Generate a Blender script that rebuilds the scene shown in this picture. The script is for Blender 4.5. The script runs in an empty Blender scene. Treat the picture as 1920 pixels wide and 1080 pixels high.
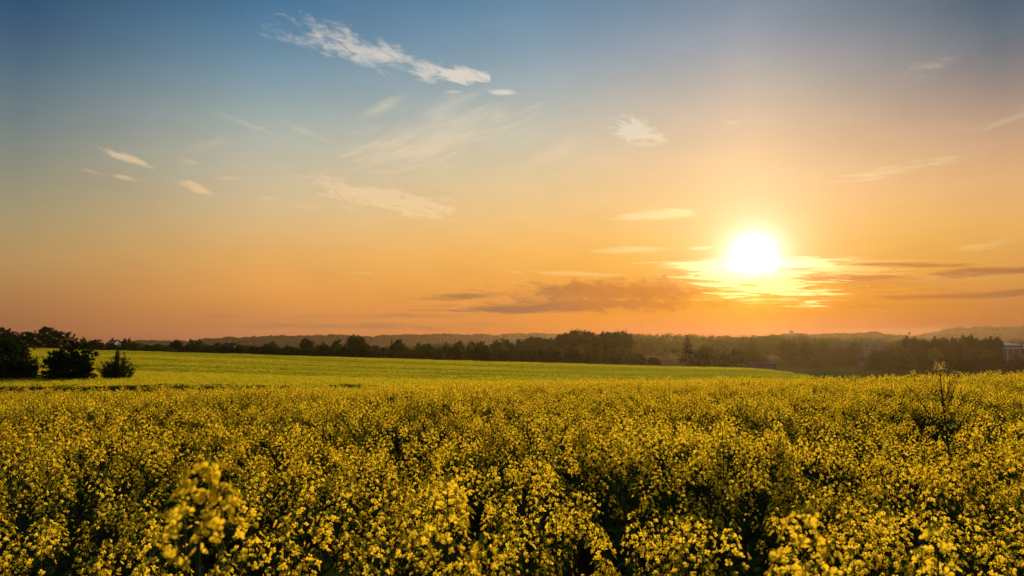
import bpy, math, random
import numpy as np
from mathutils import Vector, Matrix, Euler

# ------------------------------------------------------------------ camera, world, sun
scene = bpy.context.scene
COL = scene.collection
F_PX = 1280.0                       # focal length in photo pixels (1920 wide)
CAM_Z = 1.95
PITCH = math.atan(110 / F_PX)
cam_data = bpy.data.cameras.new("camera")
cam = bpy.data.objects.new("camera", cam_data)
COL.objects.link(cam)
cam_data.sensor_width = 36.0
cam_data.lens = 24.0
cam_data.clip_start = 0.05
cam_data.clip_end = 30000
cam_data.dof.use_dof = True
cam_data.dof.focus_distance = 6.0
cam_data.dof.aperture_fstop = 7.0
cam.location = (0, 0, CAM_Z)
cam.rotation_euler = (math.pi / 2 + PITCH, 0, 0)
scene.camera = cam
scene.render.resolution_x, scene.render.resolution_y = 1024, 576

def sky_dir(px, py):
    """world direction (azimuth, elevation in degrees) seen through a photo pixel"""
    a, b = (px - 960) / F_PX, (540 - py) / F_PX
    v = Vector((a, math.cos(PITCH) - math.sin(PITCH) * b, math.sin(PITCH) + math.cos(PITCH) * b)).normalized()
    return v, math.degrees(math.atan2(v.x, v.y)), math.degrees(math.asin(v.z))

SUN_V, SUN_AZ, SUN_EL = sky_dir(1413, 482)
EXPOSURE = 0.3
SUN_STRENGTH = 4.7
SUN_COLOR = (1.0, 0.72, 0.38)
HAZE_DENSITY = 4.8e-5
HAZE_G = 0.65
HAZE_COLOR = (.93, .64, .36)
HAZE_TOP, HAZE_END = 72.0, 2950.0

vs = scene.view_settings
scene.display_settings.display_device = 'sRGB'
vs.view_transform = 'Standard'
vs.look = 'None'
vs.exposure = EXPOSURE
vs.gamma = 1.0
vs.use_curve_mapping = False

sun_d = bpy.data.lights.new("sun", 'SUN')
sun_d.energy = SUN_STRENGTH
sun_d.color = SUN_COLOR
sun_d.angle = math.radians(0.6)
sun = bpy.data.objects.new("sun", sun_d)
COL.objects.link(sun)
sun.rotation_euler = SUN_V.to_track_quat('Z', 'Y').to_euler()
sun.location = (0, 0, 60)

def lin(c):
    r = []
    for v in c:
        v = v / 255.0
        r.append(v / 12.92 if v <= 0.04045 else ((v + 0.055) / 1.055) ** 2.4)
    return tuple(r) + (1.0,)

class NB:
    """small expression builder over a node tree"""
    def __init__(s, nt): s.nt = nt
    def node(s, t, **kw):
        n = s.nt.nodes.new(t)
        for k, v in kw.items(): setattr(n, k, v)
        return n
    def put(s, sock, v):
        if hasattr(v, 'is_linked') or isinstance(v, bpy.types.NodeSocket): s.nt.links.new(v, sock)
        else: sock.default_value = v
    def m(s, op, a, b=0.0, c=0.0, clamp=False):
        n = s.node('ShaderNodeMath', operation=op, use_clamp=clamp)
        s.put(n.inputs[0], a); s.put(n.inputs[1], b); s.put(n.inputs[2], c)
        return n.outputs[0]
    def mr(s, v, a, b, c=0.0, d=1.0, interp='SMOOTHSTEP'):
        n = s.node('ShaderNodeMapRange', interpolation_type=interp, clamp=True)
        s.put(n.inputs[0], v)
        for i, x in enumerate((a, b, c, d)): s.put(n.inputs[i + 1], x)
        return n.outputs[0]
    def mix(s, f, a, b, blend='MIX'):
        n = s.node('ShaderNodeMix', data_type='RGBA', blend_type=blend)
        n.clamp_factor = True
        s.put(n.inputs[0], f); s.put(n.inputs[6], a); s.put(n.inputs[7], b)
        return n.outputs[2]
    def noise(s, vec, scale, detail=5.0, rough=0.55, dist=0.0):
        n = s.node('ShaderNodeTexNoise')
        if vec is not None: s.put(n.inputs['Vector'], vec)
        n.inputs['Scale'].default_value = scale
        n.inputs['Detail'].default_value = detail
        n.inputs['Roughness'].default_value = rough
        n.inputs['Distortion'].default_value = dist
        return n.outputs['Fac']
    def xyz(s, x, y, z=0.0):
        n = s.node('ShaderNodeCombineXYZ')
        s.put(n.inputs[0], x); s.put(n.inputs[1], y); s.put(n.inputs[2], z)
        return n.outputs[0]

def build_world():
    w = bpy.data.worlds.new("World")
    scene.world = w
    w.use_nodes = True
    nt = w.node_tree
    nt.nodes.clear()
    B = NB(nt)
    out = B.node('ShaderNodeOutputWorld')
    bg = B.node('ShaderNodeBackground')
    nt.links.new(bg.outputs[0], out.inputs[0])
    tc = B.node('ShaderNodeTexCoord')
    sep = B.node('ShaderNodeSeparateXYZ')
    nt.links.new(tc.outputs['Generated'], sep.inputs[0])
    x, y, z = sep.outputs
    az = B.m('MULTIPLY', B.m('ARCTAN2', x, y), 180 / math.pi)
    el = B.m('MULTIPLY', B.m('ARCSINE', z), 180 / math.pi)
    # the physical sky: fills everything away from the sunset side
    sky = B.node('ShaderNodeTexSky', sky_type='NISHITA')
    sky.sun_disc = False
    sky.sun_elevation = math.radians(SUN_EL)
    sky.sun_rotation = math.radians(SUN_AZ)
    sky.dust_density = 2.5
    base = B.mix(1.0, sky.outputs[0], (0.10, 0.10, 0.10, 1), 'MULTIPLY')
    # sunset colours by azimuth and elevation
    cols = [
        (30, [(-120, (34, 62, 92)), (0, (47, 82, 114)), (100, (78, 104, 125)), (200, (108, 125, 131)), (300, (137, 140, 124)), (400, (163, 148, 110)),
              (480, (181, 146, 92)), (550, (176, 124, 74)), (620, (150, 98, 64)), (650, (135, 85, 60))]),
        (500, [(-120, (56, 96, 134)), (0, (72, 115, 151)), (100, (106, 143, 166)), (200, (150, 167, 168)), (300, (194, 189, 165)), (400, (217, 186, 135)),
               (480, (228, 170, 92)), (560, (222, 149, 72)), (620, (192, 126, 78)), (650, (175, 112, 75))]),
        (960, [(-120, (80, 116, 148)), (0, (98, 136, 165)), (100, (134, 159, 175)), (200, (176, 183, 178)), (300, (216, 199, 164)), (400, (241, 198, 130)),
               (480, (247, 181, 86)), (560, (234, 155, 68)), (620, (216, 136, 68)), (650, (204, 124, 62))]),
        (1413, [(-120, (108, 124, 146)), (0, (127, 143, 162)), (100, (168, 168, 170)), (200, (216, 190, 163)), (300, (248, 202, 150)), (400, (254, 200, 122)),
                (480, (251, 184, 64)), (560, (245, 155, 26)), (620, (240, 144, 14)), (650, (230, 134, 12))]),
        (1890, [(-120, (60, 82, 104)), (0, (80, 101, 120)), (100, (116, 122, 129)), (200, (172, 147, 128)), (300, (220, 173, 128)), (400, (236, 178, 102)),
                (480, (224, 163, 76)), (560, (203, 133, 68)), (620, (172, 108, 56)), (650, (158, 98, 50))]),
    ]
    t = B.m('DIVIDE', el, 40.0, clamp=True)
    ramps, azs = [], []
    for px, stops in cols:
        r = B.node('ShaderNodeValToRGB')
        cr = r.color_ramp
        cr.interpolation = 'B_SPLINE'
        cr.color_mode = 'RGB'
        pts = sorted((max(0.0, sky_dir(px, py)[2]) / 40.0, lin(c)) for py, c in stops)
        while len(cr.elements) < len(pts): cr.elements.new(0.5)
        for e, (p, c) in zip(cr.elements, pts):
            e.position = p; e.color = c
        nt.links.new(t, r.inputs[0])
        ramps.append(r.outputs[0]); azs.append(sky_dir(px, 400)[1])
    col = ramps[0]
    for i in range(1, 5):
        col = B.mix(B.mr(az, azs[i - 1], azs[i], 0, 1, 'LINEAR'), col, ramps[i])
    # distance from the sunset side -> physical sky (also towards the zenith)
    wgt = B.m('MULTIPLY', B.mr(B.m('ABSOLUTE', B.m('SUBTRACT', az, 6.0)), 55, 120, 1, 0), B.mr(el, 32, 60, 1, 0))
    # angular distance to the sun
    dt = B.node('ShaderNodeVectorMath', operation='DOT_PRODUCT')
    nt.links.new(tc.outputs['Generated'], dt.inputs[0]); dt.inputs[1].default_value = SUN_V
    ang = B.m('MULTIPLY', B.m('ARCCOSINE', B.m('MINIMUM', dt.outputs['Value'], 0.999999)), 180 / math.pi)

    # ---------------- clouds in azimuth / elevation
    def noise_rot(sx, sy, rot, scale, **k):
        c, s_ = math.cos(math.radians(rot)), math.sin(math.radians(rot))
        u = B.m('ADD', B.m('MULTIPLY', az, c), B.m('MULTIPLY', el, s_))
        v = B.m('SUBTRACT', B.m('MULTIPLY', el, c), B.m('MULTIPLY', az, s_))
        return B.noise(B.xyz(B.m('MULTIPLY', u, sx), B.m('MULTIPLY', v, sy), 3.7), scale, **k)
    n_puff = noise_rot(0.55, 1.6, -12, 1.0, detail=8, rough=0.62, dist=0.6)
    n_flat = noise_rot(0.28, 2.2, -1, 1.0, detail=7, rough=0.58, dist=0.5)
    n_wisp = noise_rot(0.22, 1.1, 20, 1.0, detail=7, rough=0.6, dist=0.8)
    n_fine = noise_rot(0.35, 4.2, -2, 1.0, detail=6, rough=0.6, dist=0.4)
    def cloud(px, py, wpx, hpx, rot, nz, gain=2.6, bias=0.0, edge=0.5):
        """soft ellipse (in degrees) eaten by the noise"""
        _, a0, e0 = sky_dir(px, py)
        k = math.degrees(1 / F_PX) * math.cos(math.atan((px - 960) / F_PX)) ** 1.0
        c, s_ = math.cos(math.radians(rot)), math.sin(math.radians(rot))
        da = B.m('SUBTRACT', az, a0); de = B.m('SUBTRACT', el, e0)
        u = B.m('DIVIDE', B.m('ADD', B.m('MULTIPLY', da, c), B.m('MULTIPLY', de, s_)), wpx * k)
        v = B.m('DIVIDE', B.m('SUBTRACT', B.m('MULTIPLY', de, c), B.m('MULTIPLY', da, s_)), hpx * k)
        r = B.m('SQRT', B.m('ADD', B.m('MULTIPLY', u, u), B.m('MULTIPLY', v, v)))
        q = B.m('ADD', B.m('SUBTRACT', 1.0, r), B.m('MULTIPLY', B.m('SUBTRACT', nz, 0.5 - bias), gain))
        return B.mr(q, 0.0, edge)
    def union(lst, amp):
        acc = None
        for c_, a_ in lst:
            c_ = B.m('MULTIPLY', c_, a_)
            acc = c_ if acc is None else B.m('MAXIMUM', acc, c_)
        return B.m('MULTIPLY', acc, amp)
    P, Fl, W = n_puff, n_flat, n_wisp
    white = [
        (cloud(555, 70, 95, 17, -8, P, 3.8, -.03, 1.6), .55),
        (cloud(650, 84, 105, 29, -13, P, 3.8, .05, 1.5), .78),
        (cloud(725, 106, 70, 22, -10, P, 3.6, .07, 1.4), .8),
        (cloud(800, 130, 48, 17, -3, P, 3.6, .06, 1.2), .9),
        (cloud(862, 142, 52, 16, 4, P, 3.0, .08, .8), .95),
        (cloud(848, 173, 24, 5, 0, Fl, 2.4, .0, .9), .45),
        (cloud(940, 174, 30, 6, -1, Fl, 2.0, .08, .8), .8),
        (cloud(238, 297, 50, 10, -17, P, 2.6, .03, .9), .75),
        (cloud(233, 332, 24, 5, -6, Fl, 2.0, .06, .8), .6),
        (cloud(168, 320, 30, 5, -8, Fl, 2.2, -.02, 1.), .4),
        (cloud(370, 353, 35, 8, -18, P, 2.2, .08, .8), .8),
        (cloud(355, 303, 30, 7, -6, Fl, 2.4, -.05, 1.), .35),
        (cloud(430, 333, 40, 7, 2, Fl, 2.6, -.05, 1.), .35),
        (cloud(505, 372, 32, 5, 0, Fl, 2.2, .0, .9), .5),
        (cloud(575, 388, 36, 7, 0, Fl, 2.6, -.04, 1.), .4),
        (cloud(640, 352, 66, 18, -12, P, 3.6, .05, .9), .8),
        (cloud(725, 374, 112, 22, -9, P, 3.4, .10, .8), .98),
        (cloud(1192, 246, 54, 24, -14, P, 3.4, .05, .8), .9),
        (cloud(1210, 270, 45, 9, -3, P, 3.0, .0, .9), .6),
        (cloud(1380, 228, 40, 11, 0, P, 3.2, -.06, 1.), .45),
        (cloud(1235, 401, 84, 10, 2, Fl, 2.2, .08, .6), 1.),
        (cloud(1000, 390, 22, 3, 0, Fl, 2., .0, 1.), .3),
        (cloud(1185, 470, 75, 8, -2, Fl, 2.2, .02, .8), .7),
        (cloud(1320, 465, 30, 4, 0, Fl, 2.0, .05, .8), .8),
        (cloud(1670, 322, 130, 13, 4, n_fine, 3.4, .0, 1.2), .5),
        (cloud(1790, 302, 50, 6, 6, Fl, 2.6, -.03, 1.2), .3),
        (cloud(1860, 458, 90, 12, 8, Fl, 3.0, -.04, 1.2), .35),
        (cloud(1750, 122, 80, 22, 4, P, 3.4, -.12, 1.6), .3),
        (cloud(1890, 225, 70, 10, 12, W, 3.0, -.03, 1.4), .3),
        (cloud(685, 512, 32, 3, -2, Fl, 2.0, .0, 1.), .35),
        (cloud(1065, 512, 120, 7, -3, Fl, 3.0, .0, 1.), .45),
        (cloud(968, 511, 30, 4, -6, Fl, 2.0, .04, 1.), .5),
    ]
    m_white = union(white, 0.95)
    soft = [
        (cloud(840, 252, 210, 58, 17, W, 2.6, .06, 1.6), .52),
        (cloud(765, 283, 125, 30, 9, W, 2.2, .08, 1.3), .58),
        (cloud(720, 200, 60, 16, 24, W, 1.6, .0, 1.5), .4),
        (cloud(470, 235, 90, 8, -14, W, 1.8, .0, 1.6), .28),
        (cloud(580, 250, 100, 7, -17, W, 1.8, .0, 1.6), .22),
        (cloud(400, 268, 80, 16, 20, W, 1.8, -.05, 1.6), .25),
        (cloud(1040, 285, 110, 24, 25, W, 1.9, -.02, 1.5), .42),
        (cloud(1500, 330, 260, 50, 8, W, 2.2, -.06, 1.8), .18),
    ]
    m_soft = union(soft, 1.2)
    dark = [
        (cloud(1120, 548, 200, 22, 1, P, 3.2, .10, 1.1), .48),
        (cloud(1240, 550, 100, 25, 0, P, 3.2, .08, 1.0), .5),
        (cloud(1000, 577, 190, 12, 1, Fl, 2.4, .08, .9), .6),
        (cloud(1150, 572, 270, 16, -1, P, 2.4, .08, 1.0), .5),
        (cloud(1650, 530, 330, 40, -1, n_fine, 4.2, -.08, 1.2), .4),
        (cloud(870, 556, 90, 7, 2, Fl, 2.4, .08, 1.), .45),
        (cloud(760, 592, 330, 9, 1, Fl, 3.0, .0, 1.4), .3),
        (cloud(700, 612, 330, 12, 0, Fl, 2.6, .05, 1.4), .3),
        (cloud(430, 592, 60, 4, 1, Fl, 2.0, .0, 1.), .2),
        (cloud(1690, 497, 100, 6, -4, Fl, 2.6, .06, .9), .5),
        (cloud(1840, 510, 110, 8, -1, Fl, 2.2, .08, .9), .6),
        (cloud(1600, 521, 140, 9, -2, Fl, 2.8, .05, 1.), .55),
        (cloud(1755, 556, 210, 7, -1, Fl, 2.2, .06, 1.), .55),
        (cloud(1890, 551, 60, 8, 3, Fl, 2.2, .08, .9), .7),
        (cloud(1600, 560, 200, 30, 0, Fl, 3.4, -.05, 1.4), .35),
        (cloud(1480, 590, 300, 14, 0, Fl, 3.0, -.02, 1.6), .2),
    ]
    m_dark = union(dark, 1.75)
    # near the sun the clouds are lit through: bright rims
    burn = [
        (cloud(1320, 495, 80, 10, -1, Fl, 2.6, .05, .7), 1.),
        (cloud(1400, 518, 125, 22, -6, n_fine, 4.2, .04, .6), 1.),
        (cloud(1435, 540, 115, 24, -4, n_fine, 4.6, .02, .6), .9),
        (cloud(1510, 495, 75, 12, -2, n_fine, 3.4, .06, .7), 1.),
        (cloud(1580, 505, 150, 16, -4, n_fine, 4.0, .02, .8), .6),
        (cloud(1640, 490, 110, 5, -2, Fl, 2.6, .0, 1.), .35),
        (cloud(1450, 560, 170, 16, 0, n_fine, 4.2, -.03, .9), .35),
        (cloud(1750, 520, 190, 26, -2, n_fine, 4.0, -.06, 1.0), .28),
    ]
    m_burn = union(burn, 1.0)
    warmw = B.mr(el, 6, 22, 0, 1)
    near_sun = B.mr(ang, 3, 16, 1, 0)
    ccol = B.mix(warmw, lin((252, 208, 140)), lin((228, 218, 205)))
    azw = B.mr(az, -34, 8, 0, 1)
    ccol = B.mix(azw, B.mix(1.0, ccol, (0.86, 0.84, 0.80, 1), 'MULTIPLY'), ccol)
    col = B.mix(m_soft, col, B.mix(B.mr(el, 9, 20), lin((250, 205, 150)), lin((232, 214, 184))))
    dcol = B.mix(B.mr(ang, 3, 26), lin((212, 124, 46)), lin((156, 114, 80)))
    col = B.mix(m_dark, col, dcol)
    col = B.mix(m_white, col, B.mix(near_sun, ccol, lin((255, 226, 150))))
    # aureole of the sun in the air
    def add(c1, c2, f):
        return B.mix(f, c1, c2, 'ADD')
    g1 = B.m('EXPONENT', B.m('MULTIPLY', ang, -0.40))
    above = B.mr(B.m('SUBTRACT', el, SUN_EL), -3.4, -0.4, 0.25, 1)
    halo = B.m('MULTIPLY', B.m('EXPONENT', B.m('MULTIPLY', B.m('POWER', B.m('DIVIDE', ang, 1.65), 2.0), -1.0)), above)
    wide = B.m('EXPONENT', B.m('MULTIPLY', ang, -0.20))
    col = add(col, (0.20, 0.13, 0.035, 1), B.m('MULTIPLY', wide, 0.8))
    col = B.mix(B.m('MULTIPLY', m_burn, B.mr(ang, 4, 10, 1, .30)), col, (1.5, 1.05, 0.38, 1))
    hl = B.node('ShaderNodeMix', data_type='RGBA', blend_type='MIX')
    sc = B.node('ShaderNodeVectorMath', operation='SCALE')
    nt.links.new(B.mix(B.mr(B.m('SUBTRACT', el, SUN_EL), -3.2, -.6), (1.6, .85, .12, 1), (1.75, 1.55, 1.35, 1)), sc.inputs[0])
    veil = B.m('MULTIPLY', cloud(1413, 528, 150, 26, -2, n_fine, 5.0, .0, .7), B.mr(B.m('SUBTRACT', el, SUN_EL), -1.6, -.3, .62, 0))
    nt.links.new(B.m('MULTIPLY', B.m('ADD', halo, B.m('MULTIPLY', g1, 0.62)), B.m('SUBTRACT', 1.0, veil)), sc.inputs['Scale'])
    ad = B.node('ShaderNodeVectorMath', operation='ADD')
    nt.links.new(col, ad.inputs[0]); nt.links.new(sc.outputs[0], ad.inputs[1])
    # mottling so that the gradient is not perfectly clean
    mot = B.mr(B.noise(B.xyz(az, B.m('MULTIPLY', el, 3.0), 1.0), 0.12, 4, 0.6), 0.3, 0.7, 0.965, 1.035, 'LINEAR')
    sc2 = B.node('ShaderNodeVectorMath', operation='SCALE')
    nt.links.new(ad.outputs[0], sc2.inputs[0]); nt.links.new(mot, sc2.inputs['Scale'])
    # the low haze adds its own light in front of the sky: take that amount out of the sky behind it
    path = B.m('MINIMUM', B.m('DIVIDE', HAZE_TOP, B.m('MAXIMUM', z, 0.004)), HAZE_END)
    tau = B.m('MULTIPLY', path, HAZE_DENSITY)
    g_ = HAZE_G
    den = B.m('POWER', B.m('SUBTRACT', 1 + g_ * g_, B.m('MULTIPLY', dt.outputs['Value'], 2 * g_)), 1.5)
    ph = B.m('DIVIDE', (1 - g_ * g_) / (4 * math.pi) * SUN_STRENGTH, den)
    ins = B.node('ShaderNodeVectorMath', operation='SCALE')
    ins.inputs[0].default_value = tuple(a * b for a, b in zip(SUN_COLOR, HAZE_COLOR))
    nt.links.new(B.m('MULTIPLY', B.m('MULTIPLY', ph, tau), 0.80), ins.inputs['Scale'])
    sc3 = B.node('ShaderNodeVectorMath', operation='SCALE')
    nt.links.new(sc2.outputs[0], sc3.inputs[0]); sc3.inputs['Scale'].default_value = 2 ** -EXPOSURE
    sb = B.node('ShaderNodeVectorMath', operation='SUBTRACT')
    nt.links.new(sc3.outputs[0], sb.inputs[0]); nt.links.new(ins.outputs[0], sb.inputs[1])
    sx = B.node('ShaderNodeVectorMath', operation='MAXIMUM'); sx.inputs[1].default_value = (.01, .008, .004)
    nt.links.new(sb.outputs[0], sx.inputs[0])
    sd = B.node('ShaderNodeVectorMath', operation='SCALE')
    nt.links.new(sx.outputs[0], sd.inputs[0]); nt.links.new(B.m('EXPONENT', tau), sd.inputs['Scale'])
    fin = B.mix(wgt, base, sd.outputs[0])
    nt.links.new(fin, bg.inputs[0])
    bg.inputs[1].default_value = 1.0
    w.cycles.sampling_method = 'MANUAL'
    w.cycles.sample_map_resolution = 512
build_world()

# ------------------------------------------------------------------ helpers
rng = np.random.default_rng(7)
random.seed(7)

def tag(o, label=None, cat=None, group=None, kind=None):
    if label: o['label'] = label
    if cat: o['category'] = cat
    if group: o['group'] = group
    if kind: o['kind'] = kind
    return o

class MB:
    """collects vertices and faces of several materials into one mesh"""
    def __init__(s): s.v, s.f, s.m, s.n = [], [], [], 0
    def add(s, verts, faces, mat=0):
        verts = np.asarray(verts, dtype=float).reshape(-1, 3)
        s.v.append(verts)
        for f in faces: s.f.append(tuple(i + s.n for i in f)); s.m.append(mat)
        s.n += len(verts)
    def tube(s, pts, radii, seg=5, mat=0, cap=False):
        pts = [Vector(p) for p in pts]
        vs_, n = [], len(pts)
        for i, p in enumerate(pts):
            d = (pts[min(i + 1, n - 1)] - pts[max(i - 1, 0)]).normalized()
            a = d.orthogonal().normalized() if abs(d.z) < .9 else d.cross(Vector((0, 1, 0))).normalized()
            b = d.cross(a)
            for k in range(seg):
                t = 2 * math.pi * k / seg
                vs_.append(p + (a * math.cos(t) + b * math.sin(t)) * radii[i])
        fs = []
        for i in range(n - 1):
            for k in range(seg):
                k2 = (k + 1) % seg
                fs.append((i * seg + k, i * seg + k2, (i + 1) * seg + k2, (i + 1) * seg + k))
        if cap:
            fs.append(tuple(range(seg))[::-1]); fs.append(tuple((n - 1) * seg + k for k in range(seg)))
        s.add([tuple(v) for v in vs_], fs, mat)
    def box(s, x0, x1, y0, y1, z0, z1, mat=0):
        v = [(x0, y0, z0), (x1, y0, z0), (x1, y1, z0), (x0, y1, z0), (x0, y0, z1), (x1, y0, z1), (x1, y1, z1), (x0, y1, z1)]
        s.add(v, [(0, 3, 2, 1), (4, 5, 6, 7), (0, 1, 5, 4), (1, 2, 6, 5), (2, 3, 7, 6), (3, 0, 4, 7)], mat)
    def quads(s, V, mat=0):
        """V: (n,4,3)"""
        V = np.asarray(V).reshape(-1, 4, 3)
        n = len(V)
        s.v.append(V.reshape(-1, 3))
        idx = (np.arange(n * 4).reshape(n, 4) + s.n).tolist()
        s.f += [tuple(i) for i in idx]; s.m += [mat] * n
        s.n += n * 4
    def mesh(s, name, mats, smooth=False):
        me = bpy.data.meshes.new(name)
        me.from_pydata(np.concatenate(s.v).tolist(), [], s.f)
        for m in mats: me.materials.append(m)
        me.polygons.foreach_set('material_index', s.m)
        if smooth: me.polygons.foreach_set('use_smooth', [True] * len(s.f))
        me.update()
        return me
    def arrays(s): return np.concatenate(s.v), s.f, s.m

def link(name, me, parent=None, loc=(0, 0, 0), rot=None):
    o = bpy.data.objects.new(name, me)
    COL.objects.link(o)
    if parent: o.parent = parent
    o.location = loc
    if rot is not None: o.rotation_euler = rot
    return o

# ------------------------------------------------------------------ materials
def new_mat(name):
    m = bpy.data.materials.new(name)
    m.use_nodes = True
    m.node_tree.nodes.clear()
    B = NB(m.node_tree)
    out = B.node('ShaderNodeOutputMaterial')
    return m, B, out

def leafy(name, c1, c2, trans=0.45, tcol=None, scale=3.0, island=False, gloss=0.0):
    """thin leaf or petal: diffuse + light passing through"""
    m, B, out = new_mat(name)
    nt = m.node_tree
    oi = B.node('ShaderNodeObjectInfo'); geo = B.node('ShaderNodeNewGeometry')
    f = B.noise(geo.outputs['Position'], scale, 3, 0.6)
    f = B.mr(f, 0.35, 0.65)
    f = B.m('ADD', B.m('MULTIPLY', f, 0.4), B.m('ADD', B.m('MULTIPLY', oi.outputs['Random'], 0.25), B.m('MULTIPLY', geo.outputs['Random Per Island'], 0.35)))
    col = B.mix(f, c1 + (1,), c2 + (1,))
    d = B.node('ShaderNodeBsdfDiffuse'); t = B.node('ShaderNodeBsdfTranslucent')
    nt.links.new(col, d.inputs[0])
    if tcol:
        tc_ = B.mix(f, tcol[0] + (1,), tcol[1] + (1,))
        nt.links.new(tc_, t.inputs[0])
    else: nt.links.new(col, t.inputs[0])
    mx = B.node('ShaderNodeMixShader'); mx.inputs[0].default_value = trans
    nt.links.new(d.outputs[0], mx.inputs[1]); nt.links.new(t.outputs[0], mx.inputs[2])
    last = mx.outputs[0]
    if gloss:
        g = B.node('ShaderNodeBsdfGlossy'); g.inputs['Roughness'].default_value = .45
        g.inputs[0].default_value = (1, 1, 1, 1)
        m2 = B.node('ShaderNodeMixShader'); m2.inputs[0].default_value = gloss
        nt.links.new(last, m2.inputs[1]); nt.links.new(g.outputs[0], m2.inputs[2]); last = m2.outputs[0]
    nt.links.new(last, out.inputs[0])
    return m

def solid(name, c1, c2=None, rough=0.8, scale=2.0, bump=0.0, spec=0.3, stretch=(1, 1, 1)):
    m, B, out = new_mat(name)
    nt = m.node_tree
    p = B.node('ShaderNodeBsdfPrincipled')
    geo = B.node('ShaderNodeNewGeometry')
    mp = B.node('ShaderNodeMapping'); mp.inputs['Scale'].default_value = stretch
    nt.links.new(geo.outputs['Position'], mp.inputs[0])
    n = B.noise(mp.outputs[0], scale, 5, 0.6)
    c2 = c2 or tuple(v * .75 for v in c1)
    nt.links.new(B.mix(B.mr(n, .35, .65), c1 + (1,), c2 + (1,)), p.inputs['Base Color'])
    p.inputs['Roughness'].default_value = rough
    p.inputs['Specular IOR Level'].default_value = spec
    if bump:
        b = B.node('ShaderNodeBump'); b.inputs['Distance'].default_value = bump
        nt.links.new(n, b.inputs['Height']); nt.links.new(b.outputs[0], p.inputs['Normal'])
    nt.links.new(p.outputs[0], out.inputs[0])
    return m

M = {}
PET = dict(trans=0.56, tcol=((1.0, 0.66, 0.014), (0.98, 0.78, 0.04)))
M['petal'] = leafy('petal_yellow', (0.72, 0.53, 0.012), (0.66, 0.60, 0.03), scale=2.0, **PET)
M['petal_far'] = leafy('petal_yellow_far', (0.88, 0.64, 0.014), (0.76, 0.70, 0.03), trans=.5, scale=.12)
M['petal_pale'] = leafy('petal_pale', (0.86, 0.68, 0.12), (0.88, 0.76, 0.22), trans=.5)
M['bud'] = leafy('bud_green', (0.30, 0.33, 0.03), (0.45, 0.42, 0.03), trans=.35)
M['stem'] = solid('stem_green', (0.035, 0.052, 0.014), (0.055, 0.065, 0.02), .9, 12, spec=.08)
M['leaf'] = leafy('rape_leaf', (0.055, 0.105, 0.020), (0.11, 0.165, 0.028), trans=.45)
M['crop_green'] = leafy('crop_green', (0.15, 0.24, 0.018), (0.31, 0.35, 0.024), trans=.45, scale=.1)
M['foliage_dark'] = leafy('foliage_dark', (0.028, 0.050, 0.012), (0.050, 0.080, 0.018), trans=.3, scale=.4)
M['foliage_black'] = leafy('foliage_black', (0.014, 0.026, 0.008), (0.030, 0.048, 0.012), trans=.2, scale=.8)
M['foliage'] = leafy('foliage', (0.050, 0.088, 0.016), (0.090, 0.130, 0.024), trans=.4, scale=.3)
M['foliage_light'] = leafy('foliage_light', (0.10, 0.13, 0.020), (0.17, 0.18, 0.028), trans=.5, scale=.3)
M['needles'] = leafy('needles', (0.012, 0.024, 0.010), (0.026, 0.040, 0.014), trans=.1, scale=.5)
M['bark'] = solid('bark', (0.07, 0.05, 0.035), (0.035, 0.026, 0.02), .9, 6, .02, stretch=(4, 4, .6))
M['far_wood'] = solid('far_wood', (0.045, 0.065, 0.022), (0.028, 0.04, 0.016), .95, .05)

# ------------------------------------------------------------------ terrain
PXC = np.array([-600, 0, 255, 480, 960, 1235, 1400, 1500, 1600, 1750, 1920, 2500], float)
TAB = {
    0:   [0] * 12,
    10:  [0] * 12,
    11:  [-.04, -.04, -.04, -.03, -.02, -.01, 0, 0, 0, 0, 0, 0],
    12.5: [-.22, -.22, -.2, -.16, -.08, -.04, -.03, -.02, 0, 0, 0, 0],
    16:  [-.72, -.70, -.62, -.5, -.24, -.16, -.14, -.10, -.06, 0.0, .03, .05],
    26:  [-1.25, -1.2, -1.15, -1.05, -.75, -.68, -.62, -.72, -1.0, -1.3, -1.5, -1.6],
    35:  [-1.4, -1.38, -1.35, -1.30, -1.2, -1.15, -1.12, -1.3, -2.0, -2.5, -3.0, -3.2],
    60:  [-1.7, -1.86, -1.88, -1.95, -2.28, -2.40, -2.42, -2.65, -4.0, -5.0, -5.5, -6],
    90:  [-1.8, -2.12, -2.3, -2.6, -3.3, -3.57, -3.65, -3.85, -6.0, -7.5, -7.5, -8],
    150: [-1.2, -1.9, -2.3, -2.87, -4.3, -5.0, -5.15, -5.6, -9.0, -10.0, -10.0, -10],
    240: [1.2, .50, -.85, -2.1, -4.65, -6.1, -6.7, -8.4, -9.6, -9.9, -9.9, -10],
    300: [.6, -.1, -1.7, -3.1, -6.2, -8.0, -8.9, -9.3, -9.6, -9.7, -9.8, -10],
    400: [-2, -3.0, -4.0, -5.5, -8.5, -9.6, -10, -10.1, -10.1, -10, -10, -10],
    700: [-9, -10, -10, -10.5, -11, -11, -11, -11, -11, -11, -11, -11],
    1500: [-10] * 12, 9000: [-10] * 12}
TY = np.array(sorted(TAB), float)
TZ = np.array([TAB[k] for k in TY], float)

def _interp1(xs, X):
    i = np.clip(np.searchsorted(xs, X, side='right') - 1, 0, len(xs) - 2)
    t = np.clip((X - xs[i]) / (xs[i + 1] - xs[i]), 0, 1)
    return i, t

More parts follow.
